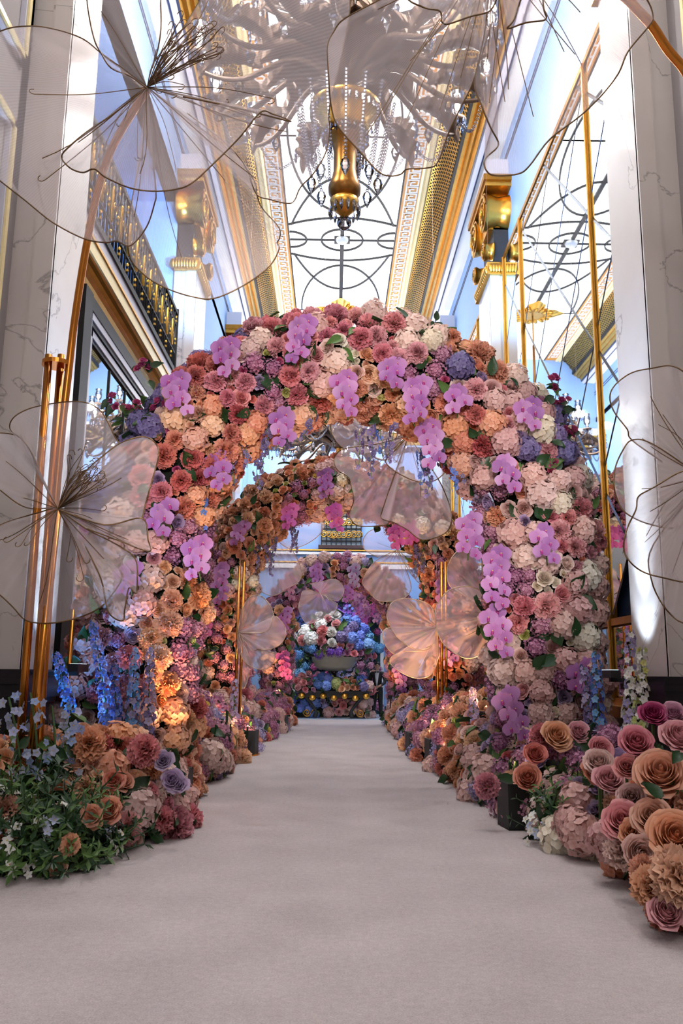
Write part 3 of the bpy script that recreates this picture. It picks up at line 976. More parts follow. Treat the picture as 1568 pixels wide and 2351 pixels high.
FM = {
    'rose': [rose_mesh('rose', k, open_=o) for k, o in ((1, 1.0), (2, .9), (3, 1.0))],
    'spray_rose': [rose_mesh('spray_rose', k, 10, 4, 4, o) for k, o in ((4, 1.0), (5, .85))],
    'garden_rose': [rose_mesh('garden_rose', k, 24, 8, 7, 1.0) for k in (6, 7, 8)],
    'peony': [ruffle_mesh('peony', k) for k in (11, 12, 13)],
    'carnation': [ruffle_mesh('carnation', k, 40, 7, 2, 0.13, 6) for k in (14, 15)],
    'hydrangea': [hydrangea_mesh('hydrangea', k) for k in (21, 22, 23)],
    'lilac': [lilac_mesh('lilac', k) for k in (31, 32)],
    'ranunculus': [rose_mesh('ranunculus', 41, 14, 4, 4, 0.6)],
    'leaf': [leaf_mesh('leaf', 'leaf'), leaf_mesh('leaf', 'leaf', 1, .36, .2, -.1), leaf_mesh('leaf', 'leaf_light', 1, .26, .16, -.35)],
    'star_flower': [star_mesh('star_flower')],
    'orchid': [orchid_mesh('orchid_bloom')],
    'bell': [star_mesh('larkspur_floret', 5, 1.0, 0.42, 'yellow', 0.5)],
}
def basis_quat(n, roll):
    n = Vector(n).normalized()
    q = n.to_track_quat('Z', 'Y')
    return q @ Quaternion((0, 0, 1), roll)

def bloom(kind, parent, pos, nrm, size, color, name=None, roll=None, rnd=RNG):
    me = rnd.choice(FM[kind])
    o = bpy.data.objects.new(name or kind, me)
    COL.objects.link(o)
    o.parent = parent
    o.location = Vector(pos) - world_loc(parent)
    o.rotation_mode = 'QUATERNION'
    o.rotation_quaternion = basis_quat(nrm, rnd.uniform(0, 6.28) if roll is None else roll)
    k = size * rnd.uniform(.93, 1.07)
    o.scale = (k, k, k * rnd.uniform(.9, 1.1))
    o.color = color
    return o

# palettes (sRGB)
C = {
    'blush': [(232, 186, 176), (226, 172, 164), (238, 200, 188)],
    'pink': [(238, 144, 150), (230, 126, 136), (242, 164, 168)],
    'peach': [(246, 170, 130), (242, 154, 116), (248, 186, 150)],
    'coral': [(226, 116, 104), (218, 104, 96), (234, 134, 116)],
    'cream': [(246, 226, 198), (248, 234, 212)],
    'lavender': [(176, 148, 190), (164, 136, 180), (190, 164, 202)],
    'purple': [(112, 98, 150), (98, 88, 138), (128, 110, 164)],
    'mauve': [(184, 116, 150), (170, 104, 140), (196, 132, 158)],
    'magenta': [(170, 52, 100), (186, 66, 112)],
    'lime': [(204, 204, 108), (214, 206, 128), (190, 200, 120)],
    'yellow': [(240, 204, 96)],
    'white': [(240, 238, 232), (248, 244, 238)],
    'blue': [(92, 124, 214), (110, 140, 222), (80, 110, 200)],
    'sky': [(120, 172, 224), (100, 160, 220)],
    'orchid': [(184, 116, 184), (194, 130, 192), (172, 104, 178)],
    'hotorchid': [(206, 92, 160), (196, 84, 168)],
    'violet': [(132, 78, 190), (118, 66, 176)],
    'dusk': [(178, 164, 206), (158, 148, 198)],
}
C = {k: [rgb(*c) for c in v] for k, v in C.items()}
# themes: (weight, kind, palette)
TH = {
    'pinkpeony': [(4, 'peony', 'pink'), (2, 'carnation', 'pink'), (3, 'rose', 'pink'), (1, 'hydrangea', 'blush'), (2, 'spray_rose', 'coral'), (1, 'rose', 'blush')],
    'peachrose': [(6, 'rose', 'peach'), (2, 'rose', 'blush'), (2, 'spray_rose', 'peach'), (1, 'ranunculus', 'lime'), (1, 'carnation', 'peach'), (1, 'peony', 'peach')],
    'blushrose': [(6, 'rose', 'blush'), (2, 'hydrangea', 'blush'), (2, 'rose', 'pink'), (1, 'rose', 'lavender'), (1, 'spray_rose', 'blush')],
    'blushhyd': [(5, 'hydrangea', 'blush'), (2, 'rose', 'blush'), (1, 'carnation', 'blush'), (1, 'hydrangea', 'cream'), (1, 'spray_rose', 'cream')],
    'warmhyd': [(4, 'hydrangea', 'peach'), (2, 'carnation', 'peach'), (2, 'rose', 'peach'), (2, 'peony', 'coral'), (1, 'spray_rose', 'peach')],
    'purplehyd': [(4, 'hydrangea', 'purple'), (2, 'rose', 'lavender'), (2, 'rose', 'blush'), (2, 'spray_rose', 'magenta'), (1, 'peony', 'pink')],
    'lavrose': [(4, 'rose', 'lavender'), (3, 'spray_rose', 'lavender'), (1, 'lilac', 'mauve'), (1, 'rose', 'blush'), (1, 'ranunculus', 'lime')],
    'mauvelilac': [(4, 'lilac', 'mauve'), (2, 'rose', 'blush'), (2, 'spray_rose', 'magenta'), (1, 'rose', 'lavender'), (1, 'ranunculus', 'lime')],
    'magenta': [(4, 'spray_rose', 'magenta'), (2, 'carnation', 'mauve'), (1, 'hydrangea', 'purple')],
    'coralspray': [(6, 'spray_rose', 'coral'), (2, 'rose', 'peach'), (1, 'ranunculus', 'lime'), (1, 'carnation', 'coral')],
    'cream': [(3, 'spray_rose', 'cream'), (1, 'hydrangea', 'blush'), (2, 'rose', 'blush'), (1, 'rose', 'cream'), (1, 'ranunculus', 'lime')],
    'mixwarm': [(3, 'rose', 'peach'), (2, 'spray_rose', 'coral'), (2, 'lilac', 'mauve'), (1, 'ranunculus', 'lime'), (1, 'ranunculus', 'yellow'), (1, 'carnation', 'coral')],
    'dusky': [(1, 'lilac', 'dusk'), (4, 'rose', 'lavender'), (3, 'spray_rose', 'blush'), (1, 'hydrangea', 'blush'), (1, 'spray_rose', 'lavender')],
    'peachspray': [(5, 'spray_rose', 'peach'), (3, 'rose', 'peach'), (1, 'carnation', 'peach')],
    'bluemix': [(4, 'hydrangea', 'blue'), (2, 'hydrangea', 'sky'), (1, 'rose', 'lavender')],
}
SIZE = {'rose': (.088, .118), 'spray_rose': (.048, .068), 'garden_rose': (.16, .2), 'peony': (.125, .175), 'carnation': (.085, .115),
        'hydrangea': (.14, .19), 'lilac': (.11, .15), 'ranunculus': (.06, .08), 'leaf': (.15, .26), 'star_flower': (.05, .07)}
BIG = {'peony', 'hydrangea', 'lilac'}

class Grid:
    def __init__(s, cell=0.3):
        s.c = cell; s.d = {}
    def key(s, p):
        return (int(p[0] // s.c), int(p[1] // s.c), int(p[2] // s.c))
    def free(s, p, r, k):
        a, b, c = s.key(p)
        for i in (a - 1, a, a + 1):
            for j in (b - 1, b, b + 1):
                for l in (c - 1, c, c + 1):
                    for q, rr in s.d.get((i, j, l), ()):
                        if (p - q).length < k * (r + rr):
                            return False
        return True
    def add(s, p, r):
        s.d.setdefault(s.key(p), []).append((p, r))

def scatter(t, sampler, theme, rnd, tries=9000, leaves=260, scale=1.0, pack=0.7, cap=300, lean=(0, 0, 0), small_pass=1.0):
    """dart-throw blooms over a surface: large heads first, then roses, then small ones, then leaves in the gaps"""
    g = Grid(0.5 * max(scale, 0.6)); cnt = {}
    lean = Vector(lean)
    for ps, frac in ((0, .3), (1, .4), (2, .3 * small_pass)):
        for _ in range(int(tries * frac)):
            p, n = sampler()
            th = TH[theme(p)]
            w = rnd.random() * sum(x[0] for x in th)
            for ww, kind, pal in th:
                w -= ww
                if w <= 0: break
            rank = 0 if kind in BIG else (2 if kind in ('spray_rose', 'ranunculus', 'star_flower') else 1)
            if rank != ps: continue
            if cnt.get(kind, 0) >= cap: continue
            a, bb = SIZE[kind]
            r = rnd.uniform(a, bb) * scale
            if not g.free(p, r, pack): continue
            g.add(p, r); cnt[kind] = cnt.get(kind, 0) + 1
            nn = (n + lean + Vector((rnd.uniform(-.35, .35), rnd.uniform(-.35, .35), rnd.uniform(-.25, .35)))).normalized()
            bloom(kind, t, p + n * rnd.uniform(-.03, .07) * scale, nn, r, rnd.choice(C[pal]), rnd=rnd)
    k = 0
    for _ in range(leaves * 12):
        if k >= min(leaves, cap): break
        p, n = sampler()
        if k >= leaves * 0.25 and not g.free(p, 0.03, 0.75): continue
        tang = Vector((rnd.uniform(-1, 1), rnd.uniform(-1, 1), rnd.uniform(-1, 1)))
        d = (tang - n * tang.dot(n)).normalized()
        o = bloom('leaf', t, p + n * (0.09 * scale if k < leaves * 0.25 else -0.02), n, rnd.uniform(*SIZE['leaf']) * scale, (1, 1, 1, 1), rnd=rnd)
        # lay the blade along the surface, tip lifted
        yv = (d * 0.8 + n * 0.6).normalized(); xv = yv.cross(n).normalized(); zv = xv.cross(yv)
        o.rotation_quaternion = Matrix(((xv.x, yv.x, zv.x), (xv.y, yv.y, zv.y), (xv.z, yv.z, zv.z))).to_quaternion()
        k += 1
    return g, cnt

def orchid_spray(parent, top, length, rnd, pal='orchid', n=None, size=0.1, side=(0, -1, 0), name='orchid_spray'):
    """an arching stem hung with moth orchids; blooms are its sub-parts"""
    top = Vector(top); side = Vector(side).normalized()
    pts = []
    drift = Vector((rnd.uniform(-.12, .12), 0, 0))
    for k in range(7):
        q = k / 6
        pts.append(top + side * (0.16 * math.sin(q * PI * 0.8)) + drift * q * length * 2 + Vector((0, 0, -length * q)))
    b = MB().tube(pts, 0.008, 5)
    st = b.build(name, 'stem', parent, smooth=True)
    n = n or max(4, int(length / (size * 0.62)))
    for i in range(n):
        q = (i + 0.3) / n
        k = min(5, int(q * 6)); p = pts[k].lerp(pts[k + 1], q * 6 - k)
        sd = (-1 if i % 2 else 1)
        xo = Vector((sd * size * rnd.uniform(.3, .7), -.05 * q, 0))
        sz = size * (1.1 - 0.35 * q)
        o = bloom('orchid', st, p + xo + side * 0.07, side + Vector((sd * rnd.uniform(0, .5), 0, rnd.uniform(-.3, .2))), sz, rnd.choice(C[pal]), 'orchid_bloom', roll=rnd.uniform(-.4, .4), rnd=rnd)
    return st

def vine(parent, top, length, rnd, pal='purple', name='larkspur_strand', fl=0.035, n=None):
    top = Vector(top); pts = [top]
    for k in range(6):
        pts.append(pts[-1] + Vector((rnd.uniform(-.03, .03), rnd.uniform(-.03, .03), -length / 6)))
    st = MB().tube(pts, 0.006, 4).build(name, 'stem', parent)
    n = n or int(length / 0.035)
    for i in range(n):
        q = (i + .5) / n; k = min(5, int(q * 6)); p = pts[k].lerp(pts[k + 1], q * 6 - k)
        a = rnd.uniform(0, 6.28); d = Vector((math.cos(a), math.sin(a), -.2))
        bloom('bell', st, p + d * 0.035, d, fl * (1.25 - .6 * q), rnd.choice(C[pal]), 'larkspur_floret', rnd=rnd)
    return st

# ------------------------------------------------------------------ flower arches
def nearest_theme(seeds):
    def f(p):
        best = None; bd = 1e9
        for s, th in seeds:
            d = (s - p).length_squared
            if d < bd: bd = d; best = th
        return best
    return f

def arch(name_label, Y0, xc, Rc, Z0, tr, ty, seeds, seed, tries, leaves, scale, zlow=0.15, group=None):
    t = thing('flower_arch', (xc, Y0, 0), name_label, 'flower arch')
    rnd = random.Random(seed)
    L1 = Z0 - zlow; L2 = PI * Rc; LT = 2 * L1 + L2
    def centre(s):
        if s < L1: return Vector((xc - Rc, Y0, zlow + s)), Vector((-1, 0, 0)), Vector((0, 0, 1))
        if s < L1 + L2:
            a = PI - (s - L1) / Rc
            return Vector((xc + Rc * math.cos(a), Y0, Z0 + Rc * math.sin(a))), Vector((math.cos(a), 0, math.sin(a))), Vector((math.sin(a), 0, -math.cos(a)))
        return Vector((xc + Rc, Y0, Z0 - (s - L1 - L2))), Vector((1, 0, 0)), Vector((0, 0, -1))
    def radius(s):
        q = min(s, LT - s)
        return tr * (0.92 + 0.1 * mnoise.noise(Vector((s * 1.1, seed, 0)))) * (0.86 + 0.14 * min(1, q / 2.0))
    def sampler():
        s = rnd.uniform(0, LT); th = math.radians(rnd.uniform(-42, 222))
        c, n, tg = centre(s); R = radius(s)
        nn = n * math.cos(th) + Vector((0, -1, 0)) * math.sin(th)
        p = c + n * (R * math.cos(th)) + Vector((0, -1, 0)) * (ty * math.sin(th))
        return p, nn
    # dark moss core
    b = MB()
    ns, nt_ = 40, 12
    v = []; f = []
    for i in range(ns + 1):
        c, n, tg = centre(LT * i / ns); R = radius(LT * i / ns) - 0.13
        for j in range(nt_):
            a = 2 * PI * j / nt_
            v.append(c + n * (R * math.cos(a)) + Vector((0, -1, 0)) * ((ty - 0.13) * math.sin(a)))
    for i in range(ns):
        for j in range(nt_):
            f.append((i * nt_ + j, i * nt_ + (j + 1) % nt_, (i + 1) * nt_ + (j + 1) % nt_, (i + 1) * nt_ + j))
    b.add(v, f)
    b.build('moss_core', 'moss', t, smooth=True)
    scatter(t, sampler, nearest_theme(seeds), rnd, tries, leaves, scale)
    return t, rnd
def px_seeds(lst, Y):
    return [(at_y(x, y, Y), th) for x, y, th in lst]
A1 = [(440, 790, 'purplehyd'), (350, 880, 'purplehyd'), (300, 900, 'magenta'), (300, 960, 'purplehyd'), (370, 960, 'purplehyd'), (440, 880, 'warmhyd'), (430, 960, 'warmhyd'),
      (520, 760, 'purplehyd'), (590, 780, 'pinkpeony'), (660, 760, 'pinkpeony'), (600, 850, 'mauvelilac'), (540, 900, 'pinkpeony'), (540, 960, 'warmhyd'), (480, 1000, 'warmhyd'), (400, 1040, 'warmhyd'),
      (740, 740, 'pinkpeony'), (840, 750, 'pinkpeony'), (780, 820, 'cream'), (720, 860, 'pinkpeony'), (760, 930, 'warmhyd'), (830, 880, 'peachrose'), (880, 930, 'peachrose'), (930, 800, 'pinkpeony'),
      (990, 770, 'blushhyd'), (980, 850, 'mauvelilac'), (1070, 790, 'peachrose'), (1130, 840, 'peachrose'), (1060, 870, 'purplehyd'), (1140, 900, 'blushrose'), (1050, 950, 'warmhyd'), (970, 960, 'warmhyd'),
      (1100, 990, 'warmhyd'), (1200, 900, 'blushhyd'), (1270, 930, 'magenta'), (1240, 960, 'blushhyd'), (1150, 1010, 'blushrose'), (1280, 1000, 'magenta'), (1240, 1060, 'purplehyd'), (1300, 1080, 'blushhyd'),
      (1140, 1060, 'blushrose'), (1120, 1130, 'lavrose'), (1250, 1120, 'blushhyd'), (1180, 1170, 'peachrose'), (1300, 1200, 'pinkpeony'), (1320, 1270, 'pinkpeony'), (1200, 1240, 'blushrose'), (1130, 1230, 'mauvelilac'),
      (1260, 1320, 'cream'), (1340, 1330, 'blushhyd'), (1180, 1330, 'mauvelilac'), (1200, 1400, 'pinkpeony'), (1300, 1410, 'blushrose'), (1350, 1400, 'cream'), (1240, 1450, 'lavrose'), (1290, 1510, 'blushrose'),
      (1340, 1480, 'blushhyd'), (1160, 1480, 'cream'), (1230, 1570, 'blushrose'), (1190, 1620, 'lavrose'), (1270, 1600, 'lavrose'), (1340, 1620, 'blushrose'), (1270, 1660, 'blushhyd'),
      (390, 1100, 'purplehyd'), (360, 1140, 'purplehyd'), (420, 1110, 'warmhyd'), (370, 1200, 'lavrose'), (330, 1250, 'blushrose'), (400, 1260, 'mauvelilac'), (330, 1330, 'cream'), (390, 1340, 'peachrose'),
      (310, 1400, 'blushrose'), (370, 1420, 'peachrose'), (300, 1450, 'lavrose'), (240, 1430, 'blushrose'), (370, 1500, 'peachrose'), (410, 1480, 'mauvelilac'), (250, 1500, 'pinkpeony'), (200, 1520, 'pinkpeony'),
      (300, 1560, 'pinkpeony'), (380, 1580, 'peachrose'), (410, 1570, 'mauvelilac'), (350, 1640, 'cream'), (280, 1640, 'peachrose'), (400, 1650, 'warmhyd')]
arch1, r1 = arch('large flower arch nearest the entrance, pink peonies on its crown and purple orchids hanging', 10.3, 0.16, 2.42, 2.95, 0.66, 0.62,
                 px_seeds(A1, 9.8), 101, 46000, 300, 1.0)
arch1['label'] = 'large flower arch first in the aisle, pink peonies on its crown and purple orchids hanging'
rz = random.Random(5)
def rand_seeds(n, Y, xc, Rc, Z0, names):
    out = []
    for _ in range(n):
        a = rz.uniform(-.9, PI + .9)
        if a < 0: p = Vector((xc + Rc, Y, Z0 + a * 3))
        elif a > PI: p = Vector((xc - Rc, Y, Z0 - (a - PI) * 3))
        else: p = Vector((xc + Rc * math.cos(a), Y, Z0 + Rc * math.sin(a)))
        out.append((p + Vector((rz.uniform(-.5, .5), rz.uniform(-.5, .2), rz.uniform(-.5, .5))), rz.choice(names)))
    return out
arch2, r2 = arch('second flower arch along the aisle, mostly peach roses and coral spray roses', 17.6, 0.1, 2.36, 3.05, 0.58, 0.55,
                 rand_seeds(46, 17.2, 0.1, 2.36, 3.05, ['peachrose', 'mixwarm', 'coralspray', 'mauvelilac', 'peachrose', 'blushhyd', 'mixwarm', 'pinkpeony']), 202, 30000, 260, 1.0)
arch3, r3 = arch('third flower arch, furthest down the aisle, mauve and orange blooms', 25.0, 0.2, 1.85, 2.62, 0.45, 0.45,
                 rand_seeds(36, 24.7, 0.2, 1.85, 2.62, ['mixwarm', 'mauvelilac', 'peachrose', 'dusky', 'lavrose', 'mixwarm']), 303, 14000, 160, 1.1)
arch3['label'] = 'third and smallest flower arch at the end of the aisle, mauve and orange blooms'

for (x, y, x2, y2) in ((405, 870, 410, 965), (518, 792, 520, 880), (700, 742, 700, 850), (785, 868, 785, 970), (900, 838, 895, 905), (955, 880, 965, 985), (645, 935, 640, 1020), (490, 1035, 505, 1120),
                       (380, 1160, 385, 1240), (455, 1245, 460, 1335), (1205, 930, 1205, 1000), (1148, 1062, 1150, 1140), (1232, 1218, 1225, 1300), (1082, 1180, 1085, 1280), (1132, 1270, 1130, 1400), (1125, 1400, 1120, 1510),
                       (1155, 1590, 1150, 1695), (1325, 1525, 1322, 1600), (300, 1300, 302, 1370), (985, 960, 990, 1070), (1040, 900, 1035, 960)):
    p = at_y(x, y, 9.62); q = at_y(x2, y2, 9.62)
    inner = 460 < x < 1110 and y > 930
    pp = Vector((p.x, 9.95 if inner else 9.62, p.z))
    orchid_spray(arch1, pp, max(0.35, p.z - q.z), r1, size=0.115)
for (x, y, l) in ((560, 985, .45), (540, 1010, .5), (612, 960, .5), (607, 1000, .45), (660, 985, .35), (828, 985, .45), (850, 975, .6), (870, 980, .35), (905, 975, .45), (965, 1030, .4), (975, 1045, .5), (1050, 1040, .45), (1010, 1005, .35), (720, 955, .3), (585, 1060, .3), (510, 990, .4), (430, 1130, .4), (470, 1140, .4), (1060, 1010, .5)):
    p = at_y(x, y, 10.0)
    vine(arch1, p, l * 1.1, r1, r1.choice(['purple', 'blue', 'purple']), fl=0.045)
for (x, y, y2, pal) in ((745, 1085, 1150, 'orchid'), (555, 1205, 1255, 'orchid'), (665, 1165, 1220, 'hotorchid'), (765, 1165, 1225, 'hotorchid'), (905, 1210, 1265, 'hotorchid'), (945, 1205, 1255, 'hotorchid'), (510, 1300, 1390, 'orchid'), (1020, 1330, 1400, 'orchid'), (1025, 1470, 1530, 'orchid'), (480, 1400, 1470, 'hotorchid')):
    p = at_y(x, y, 17.0); q = at_y(x, y2, 17.0)
    orchid_spray(arch2, p, p.z - q.z, r2, pal, size=0.12)
for (x, y, l) in ((560, 1235, .55), (590, 1250, .5), (612, 1215, .8), (630, 1235, .8), (668, 1200, .6), (680, 1215, .5), (955, 1240, .8), (962, 1260, .5), (600, 1220, .4)):
    vine(arch2, at_y(x, y, 17.2), l, r2, r2.choice(['purple', 'purple']), fl=0.05)
for (x, y, y2, pal) in ((725, 1300, 1360, 'orchid'), (740, 1345, 1375, 'hotorchid'), (800, 1345, 1385, 'orchid'), (810, 1300, 1350, 'lavender'), (655, 1400, 1460, 'orchid'), (648, 1500, 1560, 'hotorchid'), (905, 1400, 1450, 'mauve'), (912, 1530, 1590, 'orchid'), (665, 1330, 1380, 'mauve')):
    p = at_y(x, y, 24.5); q = at_y(x, y2, 24.5)
    orchid_spray(arch3, p, p.z - q.z, r3, pal, size=0.13)

# sprays of magenta roses standing out of the silhouette of the first arch
for (x, y, n, pal) in ((268, 920, 5, 'magenta'), (330, 850, 4, 'magenta'), (305, 945, 4, 'magenta'), (1262, 885, 4, 'magenta'), (1290, 930, 5, 'magenta'), (1300, 985, 4, 'magenta'), (1015, 745, 0, 'blush'), (600, 748, 0, 'blush')):
    p = at_y(x, y, 10.0)
    for k in range(n):
        d = Vector((r1.uniform(-.11, .11), r1.uniform(-.12, .02), r1.uniform(-.1, .12)))
        bloom('spray_rose', arch1, p + d, d + Vector((0, -.1, .08)), .055, r1.choice(C[pal]), rnd=r1)
    for k in range(5):
        d = Vector((r1.uniform(-.12, .12), -.02, r1.uniform(-.18, .08)))
        bloom('leaf', arch1, p + d, (r1.uniform(-.6, .6), -1, r1.uniform(-.2, .9)), r1.uniform(.12, .2), (1, 1, 1, 1), rnd=r1)
# ------------------------------------------------------------------ chandeliers
def catmull(pts, n=6):
    P = [Vector(p) for p in pts]; out = []
    for i in range(len(P) - 1):
        a = P[max(0, i - 1)]; b = P[i]; c = P[i + 1]; d = P[min(len(P) - 1, i + 2)]
        for k in range(n):
            t = k / n
            out.append(0.5 * ((2 * b) + (c - a) * t + (2 * a - 5 * b + 4 * c - d) * t * t + (3 * b - a - 3 * c + d) * t ** 3))
    out.append(P[-1])
    return out

def bead_strand(pts, r=0.028, gap=1.7):
    pts = catmull(pts, 8); b = MB(); acc = 0; last = pts[0]
    b.ball(pts[0], r, 6, 4)
    for p in pts[1:]:
        seg = (p - last).length
        while acc + seg >= r * gap * 1.25:
            t = (r * gap * 1.25 - acc) / seg
            last = last.lerp(p, t); seg = (p - last).length; acc = 0
            b.ball(last, r, 6, 4)
        acc += seg; last = p
    return b

def chandelier(loc, label):
    rnd = random.Random(55)
    t = thing('chandelier', loc, label, 'chandelier')
    # local geometry: z=0 is the tip of the crystal ball, y/x centred
    def P(name, b, mat, parent=None, smooth=True):
        me = b.mesh(name, mat, smooth)
        o = bpy.data.objects.new(name, me); COL.objects.link(o); o.parent = parent or t
        return o
    ball = MB().ball((0, 0, 0.1), 0.11, 12, 8)
    P('crystal_ball', ball, 'crystal', smooth=False)
    P('bell', MB().lathe([(0.0, 0.48), (0.17, 0.5), (0.24, 0.58), (0.245, 0.68), (0.2, 0.8), (0.17, 0.95), (0.17, 1.25), (0.2, 1.4), (0.28, 1.5), (0.28, 1.56), (0.12, 1.6), (0.1, 3.4), (0.22, 3.6), (0.12, 3.8), (0.05, 4.4), (0.05, ZC - loc[2] - 0.1)], 24), 'bronze')
    P('crown_ring', MB().lathe([(0.3, 1.56), (0.36, 1.6), (0.36, 1.72), (0.5, 1.95), (0.55, 2.0), (0.5, 2.05), (0.3, 1.75)], 28), 'gold')
    P('lower_cup', MB().lathe([(0.0, 0.2), (0.06, 0.22), (0.2, 0.36), (0.22, 0.46), (0.1, 0.5)], 20), 'gold')
    drop = MB().lathe([(0.0, -0.2), (0.022, -0.15), (0.028, -0.06), (0.012, 0.0), (0.0, 0.02)], 5).mesh('crystal_drop', 'crystal', False)
    pend = MB().lathe([(0.0, -0.3), (0.05, -0.2), (0.075, -0.1), (0.05, -0.03), (0.0, 0.0)], 6).mesh('crystal_pendant', 'crystal', False)
    pend.transform(Matrix.Diagonal((1, 0.5, 1, 1)))
    def D(me, name, p):
        o = bpy.data.objects.new(name, me); COL.objects.link(o); o.parent = t; o.location = p; return o
    for rr, z, n in ((0.22, 0.38, 14), (0.34, 1.6, 22), (0.52, 1.98, 30)):
        for k in range(n):
            a = 2 * PI * k / n
            D(drop, 'crystal_drop', (rr * math.cos(a), rr * math.sin(a), z))
    # strands of beads falling from ring to lower cup
    for k in range(16):
        a = 2 * PI * k / 16
        e = Vector((math.cos(a), math.sin(a), 0))
        P('bead_strand', bead_strand([e * 0.75 + Vector((0, 0, 2.1)), e * 0.6 + Vector((0, 0, 1.2)), e * 0.5 + Vector((0, 0, 0.85))], 0.026), 'crystal', smooth=False)
        if k % 2 == 0:
            D(pend, 'crystal_pendant', e * 0.5 + Vector((0, 0, 0.85)))
    # acanthus arms, candle cups and shades
    n_arm = 14
    leafm = MB()
    def acan(u, v):
        uu = 2 * u - 1
        w = 0.26 * math.sin(PI * (0.08 + 0.86 * v)) * (1 + 0.22 * math.sin(v * 40) * abs(uu))
        return (v * 1.15, uu * w, 0.22 * math.sin(v * PI) + 0.16 * uu * uu - 0.2 * v ** 4)
    leafm.sheet(acan, 4, 22)
    leafm = leafm.mesh('acanthus_leaf', 'silvergold', False)
    cup = MB().lathe([(0.0, 0), (0.09, 0.02), (0.05, 0.07), (0.05, 0.14), (0.1, 0.2), (0.12, 0.34), (0.09, 0.46), (0.12, 0.52)], 12).mesh('glass_shade', 'crystal')
    bulb = MB().ball((0, 0, 0.28), 0.05, 8, 5, 0, (1, 1, 1.6)).mesh('bulb', 'bulb')
    pan = MB().lathe([(0.0, -0.05), (0.1, -0.03), (0.15, 0.02), (0.14, 0.03)], 14).mesh('drip_pan', 'silvergold')
    arms = []
    for tier, (z0, R, zt, n) in enumerate(((2.5, 2.25, 2.7, n_arm), (3.1, 1.45, 3.6, 10))):
        for k in range(n):
            a = 2 * PI * (k + 0.5 * tier) / n + 0.11
            e = Vector((math.cos(a), math.sin(a), 0))
            pts = catmull([e * 0.1 + Vector((0, 0, z0)), e * (R * .35) + Vector((0, 0, z0 + 0.28)), e * (R * .7) + Vector((0, 0, zt - .35)), e * (R * .95) + Vector((0, 0, zt - .3)), e * R + Vector((0, 0, zt))], 5)
            arm = P('arm', MB().tube(pts, [0.06 - 0.035 * i / (len(pts) - 1) for i in range(len(pts))], 7), 'silvergold')
            for q, sc in ((0.08, 1.0), (0.42, 0.8)):
                o = bpy.data.objects.new('acanthus_leaf', leafm); COL.objects.link(o); o.parent = arm
                p = pts[int(q * (len(pts) - 1))]
                o.location = p; o.rotation_euler = (0, -0.15 if q < .3 else 0.1, a); o.scale = (sc * R / 2.1,) * 3
            tip = e * R + Vector((0, 0, zt))
            D(pan, 'drip_pan', tip); D(cup, 'glass_shade', tip); D(bulb, 'bulb', tip)
            for j in range(7):
                aa = 2 * PI * j / 7
                D(drop, 'crystal_drop', tip + Vector((0.14 * math.cos(aa), 0.14 * math.sin(aa), 0.0)))
            D(pend, 'crystal_pendant', e * R * .72 + Vector((0, 0, zt - .38)))
            # swag of beads to the next arm
            a2 = a + 2 * PI / n; e2 = Vector((math.cos(a2), math.sin(a2), 0)); tip2 = e2 * R + Vector((0, 0, zt))
            mid = (tip + tip2) / 2 + Vector((0, 0, -0.5 if tier == 0 else -.3))
            P('bead_strand', bead_strand([tip, mid, tip2], 0.028), 'crystal', smooth=False)
            inner = e * (R * .3) + Vector((0, 0, z0 + 0.9))
            P('bead_strand', bead_strand([tip + Vector((0, 0, -.05)), (tip + inner) / 2 + Vector((0, 0, -.32)), inner], 0.028), 'crystal', smooth=False)
    for k in range(8):
        a = PI / 8 + PI / 4 * k
        lamp('chandelier_light', 'POINT', Vector(loc) + Vector((2.35 * math.cos(a), 2.35 * math.sin(a), 3.15)), 225, (1.0, 0.96, 0.93), 0.12, parent=t)
    return t
ch1 = chandelier((0.09, 11.4, 7.92), 'great crystal chandelier with champagne acanthus arms above the first flower arch')
ch2 = copy_tree(ch1); ch2.location = (X0, 28.3, 6.7)
for o_ in ch2.children:
    if o_.name.startswith('bell'):
        MB().tube([(X0, 28.3, 6.7 + ZC - 7.92 - 0.2), (X0, 28.3, ZC - 0.15)], 0.03, 8).build('chain', 'gold_dark', ch2)
        break
ch2['label'] = 'crystal chandelier hanging in the far part of the hall, seen beneath the first arch'
def medallion(y, label):
    t = thing('ceiling_medallion', (X0, y, ZC), label, 'ceiling medallion')
    pts = []
    for k in range(64):
        a = 2 * PI * k / 64
        r = 0.55 + 0.42 * abs(math.cos(2 * a)) ** 3 + 0.05 * math.cos(16 * a)
        pts.append((X0 + r * math.cos(a) * (1.15), y + r * math.sin(a)))
    n = len(pts)
    b = MB().add([(x, yy, ZC - 0.08) for x, yy in pts] + [(X0 + (x - X0) * .7, y + (yy - y) * .7, ZC - 0.2) for x, yy in pts],
                 [(i, (i + 1) % n, n + (i + 1) % n, n + i) for i in range(n)] + [tuple(range(n, 2 * n))])
    b.build('rosette', 'gold', t, smooth=False)
    lm = MB().ball((0, 0, 0), 0.14, 8, 5, 0, (1.4, .6, .6)).mesh('rosette_leaf', 'gold')
    for k in range(16):
        a = 2 * PI * k / 16
        o = put('rosette_leaf', lm, t, (X0 + 0.55 * math.cos(a), y + 0.5 * math.sin(a), ZC - 0.18)); o.rotation_euler.z = a
medallion(28.3, 'gilt leafy rosette on the ceiling above the far chandelier')

